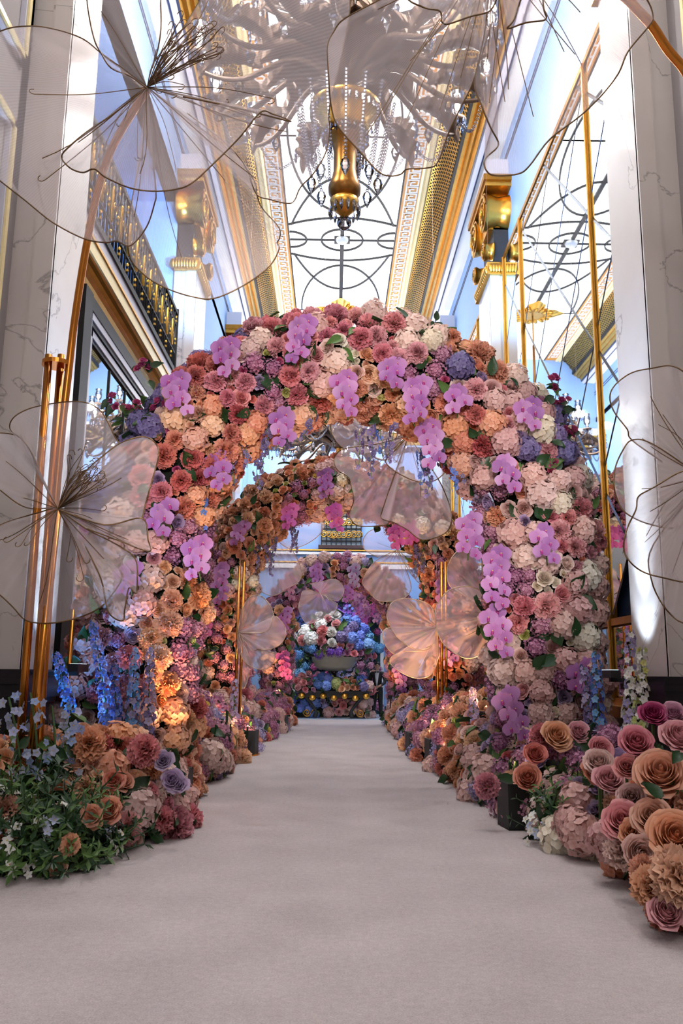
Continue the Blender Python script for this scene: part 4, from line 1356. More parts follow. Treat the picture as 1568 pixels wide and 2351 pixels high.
# ------------------------------------------------------------------ giant organza flowers
def organza_flower(label, Yc, centre, petals, mat='organza', stamens=None, wire=0.0062, wmat='wire', seed=1, hooks=True, ribs=3, hang=False):
    """petals: (outline in photo pixels from base round to base, tip depth offset in metres, ripple)"""
    rnd = random.Random(seed)
    c = at_y(centre[0], centre[1], Yc)
    t = thing('organza_flower', c, label, 'organza flower')
    for pi_, (out, dy, rip) in enumerate(petals):
        o = [Vector((p[0], p[1], 0)) for p in out]
        o = catmull(o, 5)
        n = len(o) - 1
        ph = rnd.uniform(0, 6); fr = rnd.choice((5, 6, 7, 8))
        nv = 9
        def S(u, v):
            i = min(n - 1, int(u * n)); f = u * n - i
            e = o[i].lerp(o[i + 1], f)
            bx, by = centre
            k = v ** 0.92
            x = bx + (e.x - bx) * k; y = by + (e.y - by) * k
            fold = math.sin(u * fr * 2 * PI + ph) * rip * (0.35 + 0.65 * v) * math.sin(min(1, v * 1.6) * PI / 2)
            Y = Yc + dy * math.sin(v * PI / 2) + 0.14 * dy * math.sin(u * PI) * v + fold
            return at_y(x, y, Y)
        b = MB().sheet(S, n, nv, 0, True)
        for k_ in b.uv: b.uv[k_] = (b.uv[k_][0] * 3.0, b.uv[k_][1] * 3.0)
        pt = b.build('petal', mat, t, smooth=True)
        rim = [S(u / n, 1.0) for u in range(n + 1)]
        MB().tube(rim, wire, 5).build('wire_rim', wmat, pt, smooth=True)
        for k in range(ribs):
            u = (k + 0.6 + rnd.uniform(-.2, .2)) / (ribs + 0.2)
            e = rnd.uniform(.55, .85)
            MB().tube([S(u + 0.02 * math.sin(q / 8 * 3), e * q / 8) + Vector((0, -.004, 0)) for q in range(9)], wire * 0.6, 4).build('wire_rib', wmat, pt)
    if hang:
        MB().tube([c, (c.x, c.y, ZC - 0.02)], 0.002, 4).build('hanging_wire', 'wire_pale', t)
    if stamens:
        for (tx, ty, spread, cnt) in stamens:
            for k in range(cnt):
                e = at_y(tx + rnd.uniform(-spread, spread), ty + rnd.uniform(-spread, spread) * .8, Yc - 0.25 + rnd.uniform(-.15, .15))
                m = (c + e) / 2 + Vector((rnd.uniform(-.06, .06), rnd.uniform(-.06, .06), rnd.uniform(-.02, .08)))
                pts = catmull([c, m, e], 5)
                if hooks:
                    d = (pts[-1] - pts[-2]).normalized(); up = Vector((d.z, 0, -d.x)) * rnd.choice((-1, 1))
                    for q in range(1, 6):
                        a = q / 5 * PI * 1.1
                        pts.append(e + d * (0.035 * math.sin(a)) + up * (0.03 * (1 - math.cos(a))))
                MB().tube(pts, wire * 0.55, 4).build('stamen', wmat, t)
    return t

F1 = organza_flower('giant blush organza flower on a tall stem beside the near balcony side pillar', 6.2, (338, 200), [
    ([(345, 205), (420, 270), (500, 342), (535, 350), (560, 376), (586, 420), (590, 447), (602, 478), (640, 522), (642, 546), (636, 558), (641, 571), (618, 612), (560, 655), (492, 685), (440, 681), (380, 661), (330, 630), (296, 582), (300, 480), (330, 330)], 0.55, 0.05),
    ([(330, 208), (270, 150), (232, 122), (188, 88), (120, 66), (60, 60), (0, 72), (-70, 120), (-110, 220), (-80, 350), (0, 415), (60, 462), (120, 510), (190, 547), (240, 557), (268, 554), (300, 564), (336, 522), (354, 470), (358, 435), (345, 320)], 0.3, 0.05),
    ([(345, 198), (362, 150), (386, 120), (430, 50), (482, -30), (560, -90), (720, -90), (800, -20), (790, 100), (757, 245), (757, 300), (748, 350), (720, 398), (690, 430), (676, 460), (660, 467), (620, 458), (588, 445), (565, 385), (520, 330), (430, 260)], 0.5, 0.06),
    ([(340, 205), (300, 176), (255, 156), (232, 122), (218, 95), (206, 45), (198, -20), (200, -90), (300, -130), (372, -70), (369, 0), (370, 60), (363, 110), (350, 155)], -0.25, 0.05),
    ([(322, 212), (260, 262), (200, 302), (150, 345), (142, 362), (150, 376), (168, 390), (192, 396), (216, 388), (242, 407), (296, 431), (350, 439), (402, 435), (440, 421), (490, 376), (550, 316), (598, 258), (626, 262), (668, 279), (600, 262), (500, 238), (420, 222)], -0.5, 0.05),
], stamens=[(450, 85, 60, 34), (400, 190, 45, 8), (560, 240, 70, 5), (330, 330, 90, 6), (120, 260, 60, 1), (90, 420, 20, 1)], seed=3)
F2 = organza_flower('giant blush organza flower hanging over the aisle from the bent gold stem', 5.7, (1130, -120), [
    ([(1100, -100), (1000, -70), (880, -5), (792, 42), (765, 75), (752, 108), (755, 180), (760, 240), (776, 290), (830, 352), (868, 394), (895, 404), (920, 400), (936, 388), (984, 385), (1006, 370), (1030, 305), (1060, 242), (1086, 186), (1130, 50)], 0.2, 0.05),
    ([(1125, -100), (1115, 60), (1090, 186), (1105, 240), (1126, 292), (1143, 324), (1140, 340), (1113, 366), (1116, 391), (1136, 403), (1190, 399), (1216, 380), (1262, 320), (1330, 268), (1382, 218), (1420, 168), (1442, 118), (1488, 62), (1499, 38), (1486, 0), (1440, -60), (1300, -110)], -0.2, 0.06),
    ([(1110, -110), (1000, -60), (936, -8), (975, 18), (1010, 26), (1014, 50), (1030, 55), (1080, 38), (1126, 24), (1146, -20)], -0.55, 0.03),
    ([(1140, -110), (1210, -40), (1195, 0), (1180, 45), (1165, 66), (1208, 52), (1252, 45), (1248, 20), (1240, -30), (1200, -80)], -0.6, 0.03),
], stamens=[(1300, 140, 50, 3), (920, 250, 90, 4), (1180, 250, 60, 3)], seed=4, hooks=False)
F3 = organza_flower('blush organza flower fixed to the gold tubes beside the balcony side pillar', 7.0, (133, 1168), [
    ([(130, 1165), (60, 1185), (0, 1206), (-50, 1245), (-50, 1330), (0, 1366), (30, 1394), (60, 1424), (110, 1431), (170, 1421), (222, 1400), (252, 1372), (280, 1320), (240, 1270), (190, 1225)], 0.12, 0.04),
    ([(130, 1165), (60, 1165), (0, 1125), (-50, 1080), (-50, 1000), (0, 994), (45, 1004), (72, 1042), (100, 1110)], 0.25, 0.04),
    ([(133, 1165), (106, 1120), (80, 1055), (54, 1012), (24, 986), (30, 960), (62, 940), (110, 928), (160, 922), (200, 925), (232, 944), (251, 976), (263, 1002), (277, 1022), (291, 1042), (290, 1060), (274, 1086), (240, 1106), (185, 1140)], 0.2, 0.04),
    ([(133, 1168), (190, 1090), (232, 1050), (276, 1018), (320, 1003), (346, 1008), (362, 1026), (363, 1052), (350, 1100), (336, 1150), (326, 1190), (312, 1204), (250, 1206), (170, 1182)], -0.25, 0.04),
    ([(135, 1170), (240, 1205), (326, 1190), (340, 1240), (346, 1264), (326, 1262), (270, 1240), (200, 1214)], -0.35, 0.03),
    ([(135, 1170), (200, 1215), (268, 1250), (310, 1282), (315, 1330), (312, 1362), (296, 1350), (286, 1400), (283, 1424), (264, 1420), (246, 1398), (232, 1330), (196, 1255)], -0.3, 0.03),
], stamens=[(205, 1085, 26, 22), (235, 1105, 22, 6), (240, 1150, 30, 3), (50, 1260, 30, 3), (190, 1300, 40, 3), (160, 1030, 40, 3)], seed=5)
F4 = organza_flower('blush organza flower standing in front of the mirror side pillar', 6.6, (1610, 1095), [
    ([(1610, 1095), (1610, 900), (1572, 856), (1540, 840), (1500, 845), (1450, 856), (1412, 884), (1400, 912), (1410, 946), (1440, 986), (1450, 1010), (1520, 1060)], 0.15, 0.04),
    ([(1610, 1095), (1500, 1020), (1452, 1010), (1430, 1034), (1412, 1076), (1410, 1120), (1426, 1166), (1456, 1190), (1500, 1206), (1548, 1212), (1590, 1190)], 0.0, 0.04),
    ([(1610, 1095), (1568, 1082), (1500, 1120), (1466, 1140), (1460, 1170), (1441, 1210), (1432, 1250), (1440, 1282), (1472, 1311), (1520, 1326), (1590, 1334), (1640, 1280)], -0.3, 0.04),
    ([(1615, 1110), (1500, 1250), (1495, 1330), (1530, 1400), (1580, 1432), (1660, 1400), (1640, 1200)], -0.05, 0.04),
], stamens=[(1480, 1240, 20, 2), (1520, 970, 30, 2)], seed=6, hooks=False)
F5 = organza_flower('pink organza flower hanging beneath the crown of the first arch', 13.2, (938, 1000), [
    ([(938, 1000), (850, 1040), (790, 1030), (764, 1000), (762, 968), (800, 942), (880, 930), (930, 940)], 0.5, 0.05),
    ([(938, 1000), (860, 1020), (792, 1030), (770, 1046), (768, 1062), (776, 1080), (800, 1096), (808, 1120), (812, 1150), (805, 1170), (803, 1186), (811, 1200), (826, 1208), (870, 1207), (895, 1195), (905, 1120)], 0.1, 0.07),
    ([(938, 1000), (905, 1090), (880, 1165), (875, 1188), (890, 1196), (905, 1200), (935, 1216), (970, 1240), (1020, 1225), (1036, 1200), (1034, 1168), (1020, 1128), (1000, 1090), (965, 1040)], -0.25, 0.07),
    ([(938, 1000), (900, 1040), (886, 1062), (920, 1090), (970, 1108), (1010, 1096), (1040, 1052), (1056, 1000), (1010, 962), (965, 965)], -0.4, 0.05),
], mat='organza_far', stamens=[(905, 1040, 25, 8)], seed=7, hang=True, wire=0.009)
def small_flower(label, Yc, c, petals, seed):
    return organza_flower(label, Yc, c, petals, mat='organza_far', wire=0.009, wmat='wire_pale', seed=seed, hang=True, ribs=2, stamens=[(c[0] + 12, c[1] + 14, 14, 5)], hooks=False)
small_flower('pale organza flower hanging under the second arch on the balcony side', 19.2, (612, 1212), [
    ([(612, 1212), (578, 1225), (563, 1250), (560, 1300), (588, 1348), (625, 1368), (662, 1350), (690, 1330), (688, 1296), (665, 1252)], -0.1, 0.08),
    ([(612, 1212), (660, 1258), (716, 1242), (746, 1204), (705, 1180), (660, 1182)], -0.3, 0.06),
    ([(612, 1212), (575, 1240), (560, 1215), (572, 1185), (600, 1180)], 0.3, 0.05)], 8)
small_flower('pale organza flower hanging under the second arch on the mirror side', 19.0, (912, 1262), [
    ([(912, 1262), (860, 1290), (832, 1334), (850, 1362), (872, 1380), (922, 1376), (944, 1350), (930, 1300)], 0.0, 0.08),
    ([(912, 1262), (945, 1320), (975, 1345), (1003, 1330), (1008, 1262), (980, 1216), (945, 1226)], -0.3, 0.07),
    ([(912, 1262), (950, 1225), (900, 1205), (845, 1222), (834, 1258), (868, 1280)], 0.3, 0.06)], 9)
small_flower('blush organza flower low beside the second arch on the balcony side', 15.2, (546, 1452), [
    ([(546, 1452), (556, 1400), (575, 1370), (602, 1370), (625, 1400), (628, 1440), (606, 1486), (575, 1494)], -0.1, 0.07),
    ([(546, 1452), (612, 1450), (628, 1414), (655, 1440), (650, 1472), (622, 1490), (590, 1490)], -0.25, 0.06),
    ([(546, 1452), (600, 1494), (630, 1500), (622, 1528), (596, 1537), (562, 1520), (548, 1486)], -0.1, 0.06),
    ([(546, 1452), (540, 1500), (545, 1560), (560, 1580), (572, 1540), (566, 1490)], 0.2, 0.05)], 10)
small_flower('pale pink organza flower with drooping lower petals low by the third mirror side bank', 14.8, (1003, 1440), [
    ([(1003, 1440), (988, 1390), (935, 1374), (902, 1382), (888, 1412), (900, 1445), (925, 1474), (962, 1492), (998, 1478)], -0.2, 0.07),
    ([(1003, 1440), (930, 1440), (882, 1446), (884, 1480), (910, 1504), (960, 1512), (1002, 1500)], 0.15, 0.06),
    ([(1003, 1440), (985, 1490), (925, 1496), (896, 1512), (904, 1532), (950, 1556), (990, 1548), (1010, 1500)], -0.1, 0.06)], 11)
small_flower('pink organza flower in the gap beside the mirror side leg of the first arch', 11.6, (1140, 1414), [
    ([(1140, 1414), (1110, 1362), (1072, 1346), (1030, 1356), (1003, 1390), (1000, 1424), (1006, 1456), (1024, 1484), (1070, 1511), (1112, 1494), (1138, 1440)], -0.2, 0.06),
    ([(1140, 1414), (1060, 1362), (1031, 1342), (1028, 1300), (1050, 1266), (1082, 1256), (1112, 1268), (1128, 1322)], 0.25, 0.05)], 12)
small_flower('small pale organza flower in front of the blue flowers of the far urn', 23.2, (735, 1362), [
    ([(735, 1362), (700, 1355), (690, 1372), (686, 1400), (705, 1432), (740, 1420), (768, 1408), (775, 1385)], -0.1, 0.08),
    ([(735, 1362), (775, 1380), (790, 1352), (770, 1330), (740, 1335), (712, 1340)], 0.2, 0.08)], 13)

# ------------------------------------------------------------------ gold tube stands
def stand(label, polys, r, plate=None, base=None):
    b0 = polys[0][0]
    t = thing('flower_stand', (base or (b0[0], b0[1], 0)), label, 'flower stand')
    for p in polys:
        MB().tube(catmull(p, 8) if len(p) > 2 else p, r, 12).build('tube', 'copper', t, smooth=True)
    if plate:
        c, rr = plate
        MB().lathe([(0.0, -0.02), (rr, -0.02), (rr, 0.02), (0, 0.02)], 28, c).build('collar_plate', 'copper', t)
    if base:
        MB().lathe([(0.0, 0.0), (0.42, 0.0), (0.42, 0.025), (0.0, 0.03)], 28, base).build('foot_plate', 'copper', t)
    return t
def P7(x, y, Y=7.25): return tuple(at_y(x, y, Y))
def foot(p): return (p[0], p[1], 0.02)
a, b_, c_ = P7(112, 815), P7(141, 815, 7.4), P7(160, 830, 7.3)
stand('three gold tubes with a round collar plate beside the balcony side pillar', [
    [foot(P7(64, 1500)), a], [foot(P7(90, 1500, 7.4)), b_], [foot(P7(84, 1500, 7.2)), P7(133, 1165, 7.15)],
    [foot(P7(108, 1500, 7.3)), P7(128, 1150, 7.3), c_, P7(178, 690, 7.2), P7(200, 556, 7.05), P7(224, 440, 6.9), P7(262, 330, 6.7), P7(338, 205, 6.25)]],
    0.034, plate=(Vector(P7(130, 836, 7.32)), 0.13), base=(P7(94, 1500, 7.32)[0], 7.32, 0.0))
q = at_y(1568, 170, 6.3)
stand('tall bent gold tube rising in front of the mirror side pillar', [
    [(2.95, 6.7, 0.02), (2.95, 6.7, 3.0), tuple(at_y(1640, 420, 6.6)), tuple(at_y(1590, 200, 6.4)), tuple(at_y(1530, 110, 6.25)), tuple(at_y(1480, 40, 6.1)), tuple(at_y(1380, -40, 6.0)), tuple(at_y(1130, -118, 5.75))]], 0.04, base=(2.95, 6.7, 0.0))
stand('slim gold tubes standing by the mirror side bank beyond the first arch', [
    [foot(at_y(1012, 1400, 14.9)), tuple(at_y(1013, 1290, 14.9))], [foot(at_y(1022, 1400, 15.0)), tuple(at_y(1022, 1290, 15.0))], [foot(at_y(1004, 1400, 14.95)), tuple(at_y(1003, 1440, 14.85))]], 0.026, base=(at_y(1012, 1400, 14.95)[0], 14.95, 0.0))
stand('slim gold tubes standing by the balcony side bank beyond the first arch', [
    [foot(at_y(558, 1400, 15.3)), tuple(at_y(561, 1290, 15.3))], [foot(at_y(548, 1400, 15.35)), tuple(at_y(550, 1300, 15.35))]], 0.026, base=(at_y(553, 1400, 15.33)[0], 15.33, 0.0))
stand('thin copper tube standing before the taupe wall behind the near pillar of the balcony side', [
    [foot(at_y(158, 1560, 9.55)), tuple(at_y(168, 1400, 9.55))]], 0.025)
# ------------------------------------------------------------------ flower banks along the aisle
def bank(label, mounds, theme, seed, tries=2500, leaves=120, scale=1.0, name='flower_bank', core='moss', pack=0.7, lean=(0, -.35, .15), cat='flower bank', small_pass=1.0):
    rnd = random.Random(seed)
    c0 = mounds[0]
    t = thing(name, (c0[0], c0[1], 0), label, cat)
    ws = [m[3] * m[4] + m[5] * (m[3] + m[4]) for m in mounds]; tot = sum(ws)
    def inside(p, skip):
        for i, m in enumerate(mounds):
            if i == skip: continue
            if ((p.x - m[0]) / m[3]) ** 2 + ((p.y - m[1]) / m[4]) ** 2 + ((p.z - m[2]) / m[5]) ** 2 < 0.9: return True
        return False
    def sampler():
        while True:
            w = rnd.random() * tot
            for i, m in enumerate(mounds):
                w -= ws[i]
                if w <= 0: break
            z = rnd.uniform(0.02, 1); a = rnd.uniform(0, 2 * PI)
            if math.sin(a) > 0.55 and z < 0.75: continue          # the far side of a mound is out of sight
            q = math.sqrt(1 - z * z)
            d = Vector((q * math.cos(a), q * math.sin(a), z))
            p = Vector((m[0] + m[3] * d.x, m[1] + m[4] * d.y, m[2] + m[5] * d.z))
            if inside(p, i) or p.z < 0.06: continue
            n = Vector((d.x / m[3], d.y / m[4], d.z / m[5])).normalized()
            return p, n
    for m in mounds:
        b = MB().ball((m[0], m[1], m[2]), 1.0, 16, 10, 0, (m[3] - .12, m[4] - .12, m[5] - .12))
        b.v = [(x, y, max(m[2] + 0.005, z)) for x, y, z in b.v]
        b.build('moss_core', core, t, smooth=True)
    scatter(t, sampler, theme, rnd, tries, leaves, scale, pack, lean=lean, small_pass=small_pass)
    return t, rnd, sampler

def themes_px(lst, Y): return nearest_theme(px_seeds(lst, Y))
SIZE['spray_rose'] = (.055, .078)
# near bank, balcony side
bkL, rL, sL = bank('bank of peach spray roses at the foot of the gold tubes, pink at its edge',
    [(-2.35, 8.0, 0, .95, .95, .86), (-1.85, 8.3, 0, .45, .6, .62), (-2.8, 7.6, 0, .5, .7, .8)],
    themes_px([(60, 1760, 'peachspray'), (180, 1760, 'peachspray'), (230, 1710, 'warmhyd'), (300, 1740, 'peachspray'), (120, 1830, 'peachspray'), (250, 1830, 'peachspray'), (330, 1720, 'pinkpeony'), (380, 1760, 'lavrose'), (350, 1850, 'blushrose'), (310, 1890, 'pinkpeony'), (20, 1860, 'peachspray')], 7.3), 401, 11000, 150, 1.0)
for (x, y, k, pal, sz) in ((330, 1725, 'peony', 'pink', .2), (205, 1710, 'peony', 'peach', .22), (300, 1870, 'peony', 'pink', .17), (325, 1895, 'peony', 'pink', .19), (355, 1840, 'peony', 'blush', .19), (280, 1905, 'peony', 'pink', .15), (395, 1790, 'rose', 'lavender', .13), (375, 1745, 'rose', 'lavender', .13), (410, 1800, 'rose', 'lavender', .12), (260, 1790, 'rose', 'coral', .14), (180, 1780, 'rose', 'peach', .15), (90, 1745, 'rose', 'peach', .15), (60, 1770, 'rose', 'peach', .16)):
    bloom(k, bkL, at_y(x, y, 7.35 if y < 1830 else 7.75), (0.15, -1, .35), sz * .72, rL.choice(C[pal]), rnd=rL)
# leafy sprigs with white stars in front of it
def sprig_mesh(name, seed):
    r = random.Random(seed); b = MB()
    pts = [Vector((0, 0, 0))]
    for k in range(6): pts.append(pts[-1] + Vector((r.uniform(-.25, .25), r.uniform(-.25, .25), 1)) * 0.16)
    b.tube(pts, 0.012, 4)
    for k in range(16):
        p = pts[1 + k * 5 // 16 + (k % 2)] if k < 14 else pts[-1]
        a = k * 2.4; e = Vector((math.cos(a), math.sin(a), r.uniform(.2, .9))).normalized(); f = e.cross(Vector((0, 0, 1))).normalized()
        L = r.uniform(.14, .26); w = L * .16
        b.add([p, p + e * L * .5 - f * w, p + e * L + Vector((0, 0, -.03)), p + e * L * .5 + f * w], [(0, 1, 2, 3)], 0)
    return b.mesh(name, ['leaf_light' if seed % 2 else 'leaf'], False)
SPR = [sprig_mesh('leafy_sprig', k) for k in range(4)]
def sprig(parent, p, n, s, rnd):
    o = bpy.data.objects.new('leafy_sprig', rnd.choice(SPR)); COL.objects.link(o); o.parent = parent
    o.location = Vector(p) - world_loc(parent); o.rotation_mode = 'QUATERNION'
    o.rotation_quaternion = basis_quat(n, rnd.uniform(0, 6)); o.scale = (s, s, s)
    return o
def green_bed(label, mounds, seed, nspr, nstar, extra=()):
    rnd = random.Random(seed)
    t = thing('foliage_bed', (mounds[0][0], mounds[0][1], 0), label, 'foliage bed')
    for m in mounds:
        b = MB().ball((m[0], m[1], 0), 1.0, 14, 8, 0, (m[3] - .12, m[4] - .12, m[5] - .1)); b.v = [(x, y, max(0.005, z)) for x, y, z in b.v]
        b.build('moss_core', 'moss', t, smooth=True)
    def pt():
        m = rnd.choice(mounds); z = rnd.uniform(0.05, 1); a = rnd.uniform(PI * .75, PI * 2.25); q = math.sqrt(1 - z * z)
        d = Vector((q * math.cos(a), q * math.sin(a), z))
        return Vector((m[0] + m[3] * d.x * .9, m[1] + m[4] * d.y * .9, m[5] * d.z * .9)), (d + Vector((0, -.2, .5))).normalized()
    for _ in range(nspr):
        p, n = pt(); sprig(t, p - n * 0.12, n + Vector((rnd.uniform(-.5, .5), rnd.uniform(-.5, .5), 0)), rnd.uniform(.3, .55), rnd)
    for _ in range(nstar):
        p, n = pt()
        for k in range(rnd.randint(5, 8)):
            d = Vector((rnd.uniform(-1, 1), rnd.uniform(-1, 1), rnd.uniform(-1, 1))) * 0.09
            bloom('star_flower', t, p + n * 0.14 + d, n + d * 5, rnd.uniform(.032, .046), rnd.choice(C['white'] + [rgb(196, 206, 236)]), rnd=rnd)
    for _ in range(40):
        p, n = pt()
        bloom('leaf', t, p, n + Vector((rnd.uniform(-.9, .9), rnd.uniform(-.9, .9), .2)), rnd.uniform(.16, .3), (1, 1, 1, 1), rnd=rnd)
    for (x, y, Y, k, pal, sz) in extra:
        bloom(k, t, at_y(x, y, Y), (0.1, -1, .4), sz, rnd.choice(C[pal]), rnd=rnd)
    return t
green_bed('dense green sprigs dotted with white star flowers spilling onto the carpet, balcony side', [(-2.35, 6.95, 0, .62, .75, .5), (-2.85, 6.8, 0, .45, .65, .55), (-2.12, 6.75, 0, .42, .5, .36)], 411, 260, 30,
          [(15, 1860, 6.6, 'peony', 'peach', .12), (210, 1870, 6.5, 'rose', 'peach', .08), (215, 1880, 6.6, 'spray_rose', 'peach', .08), (5, 1930, 6.4, 'rose', 'peach', .1), (130, 1990, 6.3, 'rose', 'peach', .07), (250, 1860, 6.7, 'rose', 'peach', .1), (255, 1850, 6.7, 'spray_rose', 'peach', .07), (160, 1940, 6.3, 'peony', 'peach', .08)])

# near bank, mirror side: large garden roses on long stems
bkR, rR, sR = bank('bank of huge peach and pink garden roses at the edge of the carpet, mirror side',
    [(2.85, 5.75, 0, .72, .75, .72), (2.85, 6.7, 0, .68, .7, .75), (2.5, 5.25, 0, .5, .45, .42)],
    themes_px([(1500, 1700, 'blushrose'), (1450, 1850, 'blushrose'), (1550, 1900, 'peachrose'), (1400, 1950, 'blushhyd'), (1520, 2050, 'warmhyd'), (1400, 1750, 'lavrose')], 5.5), 421, 3500, 110, 1.0)
for (x, y, Y, k, pal, sz) in ((1518, 1775, 5.75, 'garden_rose', 'peach', .215), (1462, 1705, 6.0, 'garden_rose', 'pink', .15), (1375, 1750, 6.7, 'garden_rose', 'blush', .15), (1430, 1885, 5.9, 'garden_rose', 'pink', .165), (1495, 1875, 5.6, 'garden_rose', 'peach', .14),
                              (1550, 1920, 5.2, 'garden_rose', 'peach', .18), (1470, 1960, 5.4, 'garden_rose', 'blush', .14), (1425, 1955, 5.9, 'carnation', 'blush', .15), (1500, 2040, 5.1, 'peony', 'peach', .16), (1560, 2020, 4.95, 'peony', 'peach', .18),
                              (1530, 2095, 4.95, 'garden_rose', 'pink', .11), (1400, 1930, 6.3, 'hydrangea', 'blush', .17), (1335, 1915, 7.0, 'hydrangea', 'blush', .19), (1450, 1830, 6.0, 'garden_rose', 'blush', .13), (1560, 1690, 6.0, 'garden_rose', 'pink', .15), (1500, 1638, 6.3, 'garden_rose', 'magenta', .13), (1545, 1640, 6.3, 'garden_rose', 'mauve', .12),
                              (1400, 1790, 6.5, 'garden_rose', 'pink', .14), (1440, 1760, 6.2, 'garden_rose', 'pink', .12), (1540, 1985, 5.1, 'carnation', 'peach', .13), (1450, 1910, 5.7, 'rose', 'peach', .11), (1480, 2000, 5.2, 'carnation', 'peach', .12), (1380, 1720, 6.8, 'garden_rose', 'pink', .13)):
    p = at_y(x, y, Y)
    nn = Vector((-0.25, -1, 0.45)) if k != 'garden_rose' else Vector((rR.uniform(-.5, .2), -1, rR.uniform(.2, .8)))
    bloom(k, bkR, p, nn, sz * .84, rR.choice(C[pal]), rnd=rR)
    if p.z > 0.7:
        MB().tube(catmull([p + Vector((0, .02, -.08)), p + Vector((.04, .15, -.3)), p + Vector((.08, .3, -.7))], 3), 0.012, 5).build('flower_stem', 'stem', bkR)
for _ in range(46):
    x, y = rR.uniform(1380, 1568), rR.uniform(1650, 2060)
    p = at_y(x, y, rR.uniform(5.5, 6.4))
    if p.z < 0.1 or p.x < 2.3 - 0.25 * (6.5 - p.y) or p.z > 1.0: continue
    bloom('leaf', bkR, p, (rR.uniform(-.7, .7), -1, rR.uniform(-.3, .8)), rR.uniform(.1, .17), (1, 1, 1, 1), rnd=rR)
bkR2, rR2, _s = bank('low bank of lavender lisianthus and peach roses behind the black lamp box, mirror side',
    [(2.55, 7.65, 0, .6, .65, .72), (2.35, 8.75, 0, .6, .75, .78), (2.75, 8.6, 0, .6, .9, .85)],
    themes_px([(1280, 1760, 'lavrose'), (1230, 1720, 'lavrose'), (1180, 1720, 'peachrose'), (1130, 1760, 'lavrose'), (1100, 1800, 'pinkpeony'), (1210, 1790, 'peachrose'), (1260, 1850, 'lavrose'), (1320, 1780, 'lavrose'), (1290, 1690, 'peachrose'), (1330, 1840, 'dusky'), (1300, 1900, 'blushhyd')], 7.8), 431, 8000, 130, 1.0)
for (x, y, Y, k, pal, sz) in ((1280, 1688, 8.2, 'garden_rose', 'peach', .17), (1212, 1785, 8.0, 'garden_rose', 'peach', .15), (1230, 1730, 8.1, 'garden_rose', 'coral', .13), (1245, 1690, 8.4, 'peony', 'pink', .15), (1118, 1805, 8.3, 'peony', 'pink', .15), (1330, 1680, 8.2, 'garden_rose', 'pink', .12), (1380, 1750, 7.0, 'garden_rose', 'blush', .15), (1365, 1770, 7.1, 'garden_rose', 'peach', .12), (1310, 1890, 7.2, 'hydrangea', 'blush', .17)):
    bloom(k, bkR2, at_y(x, y, Y), (rR2.uniform(-.3, .2), -1, .5), sz * .85, rR2.choice(C[pal]), rnd=rR2)
green_bed('small clump of green sprigs with white stars beside the black lamp box, mirror side', [(2.12, 7.75, 0, .28, .4, .38)], 441, 34, 7)

warmL = lambda p: ('coralspray' if p.y < 10.6 else 'peachrose' if mnoise.noise(p * 0.9) > 0 else 'mixwarm' if mnoise.noise(p * 1.3 + Vector((5, 0, 0))) > 0 else 'dusky')
warmR = lambda p: ('peachrose' if mnoise.noise(p * 0.8 + Vector((9, 3, 0))) > 0.05 else 'mixwarm' if mnoise.noise(p * 1.2) > 0 else 'dusky')
bank('tall column of blush roses and pink peonies outside the balcony side arch leg', [(-2.78, 10.05, 0, .42, .45, 2.25)], themes_px([(240, 1440, 'blushrose'), (200, 1500, 'pinkpeony'), (190, 1580, 'pinkpeony'), (240, 1530, 'blushrose'), (200, 1620, 'blushrose'), (300, 1350, 'cream')], 9.7), 450, 3000, 60)
bank('bank of coral spray roses at the foot of the first arch, balcony side', [(-2.05, 10.1, 0, .52, .75, .62), (-2.5, 9.5, 0, .6, .6, .55)], warmL, 451, 4500, 60)
bank('bank of peach roses between the first and second arches, balcony side', [(-2.15, 12.2, 0, .65, 1.2, 1.15), (-2.1, 14.2, 0, .62, 1.2, .95), (-2.0, 16.0, 0, .6, 1.0, .9)], warmL, 452, 11000, 110)
bank('long low bank of blush roses beyond the second arch, balcony side', [(-1.85, 19.2, 0, .6, 1.3, .8), (-1.7, 21.6, 0, .55, 1.4, .8), (-1.65, 24.0, 0, .5, 1.3, .8)], warmR, 453, 6000, 60, 1.15)
bank('bank of peach and lavender flowers at the foot of the first arch, mirror side', [(2.2, 10.2, 0, .5, .8, .75), (2.15, 11.4, 0, .5, .8, .85)], warmR, 454, 5500, 60)
bank('bank of orange lit roses between the first and second arches, mirror side', [(2.2, 12.9, 0, .62, 1.1, 1.1), (2.15, 14.8, 0, .65, 1.2, 1.0), (2.05, 16.4, 0, .6, 1.0, .9)], warmR, 455, 11000, 110)
bank('long low bank of mixed warm flowers beyond the second arch, mirror side', [(2.1, 19.2, 0, .6, 1.3, .85), (2.1, 21.6, 0, .58, 1.4, .8), (2.15, 24.0, 0, .55, 1.3, .8)], warmR, 456, 6000, 60, 1.15)

# ------------------------------------------------------------------ delphinium spikes
def delphinium(label, base, top, pals, seed, n=46, fl=0.05, group=None):
    rnd = random.Random(seed)
    base = Vector(base); top = Vector(top)
    t = thing('delphinium', base, label, 'delphinium', group)
    mid = (base + top) / 2 + Vector((rnd.uniform(-.05, .05), 0, 0))
    pts = catmull([base, mid, top], 6)
    MB().tube(pts, [0.014 - 0.009 * i / (len(pts) - 1) for i in range(len(pts))], 5).build('stalk', 'stem', t)
    for i in range(n):
        q = 0.12 + 0.88 * i / n
        k = min(len(pts) - 2, int(q * (len(pts) - 1))); p = pts[k].lerp(pts[k + 1], q * (len(pts) - 1) - k)
        a = i * 2.4 + rnd.uniform(-.4, .4)
        d = Vector((math.cos(a), math.sin(a), .25)); rr = rnd.uniform(.05, .1) * (1.15 - .75 * q)
        bloom('bell', t, p + d * rr, d, fl * (1.25 - .75 * q), rnd.choice(C[rnd.choice(pals)]), 'floret', rnd=rnd)
    return t
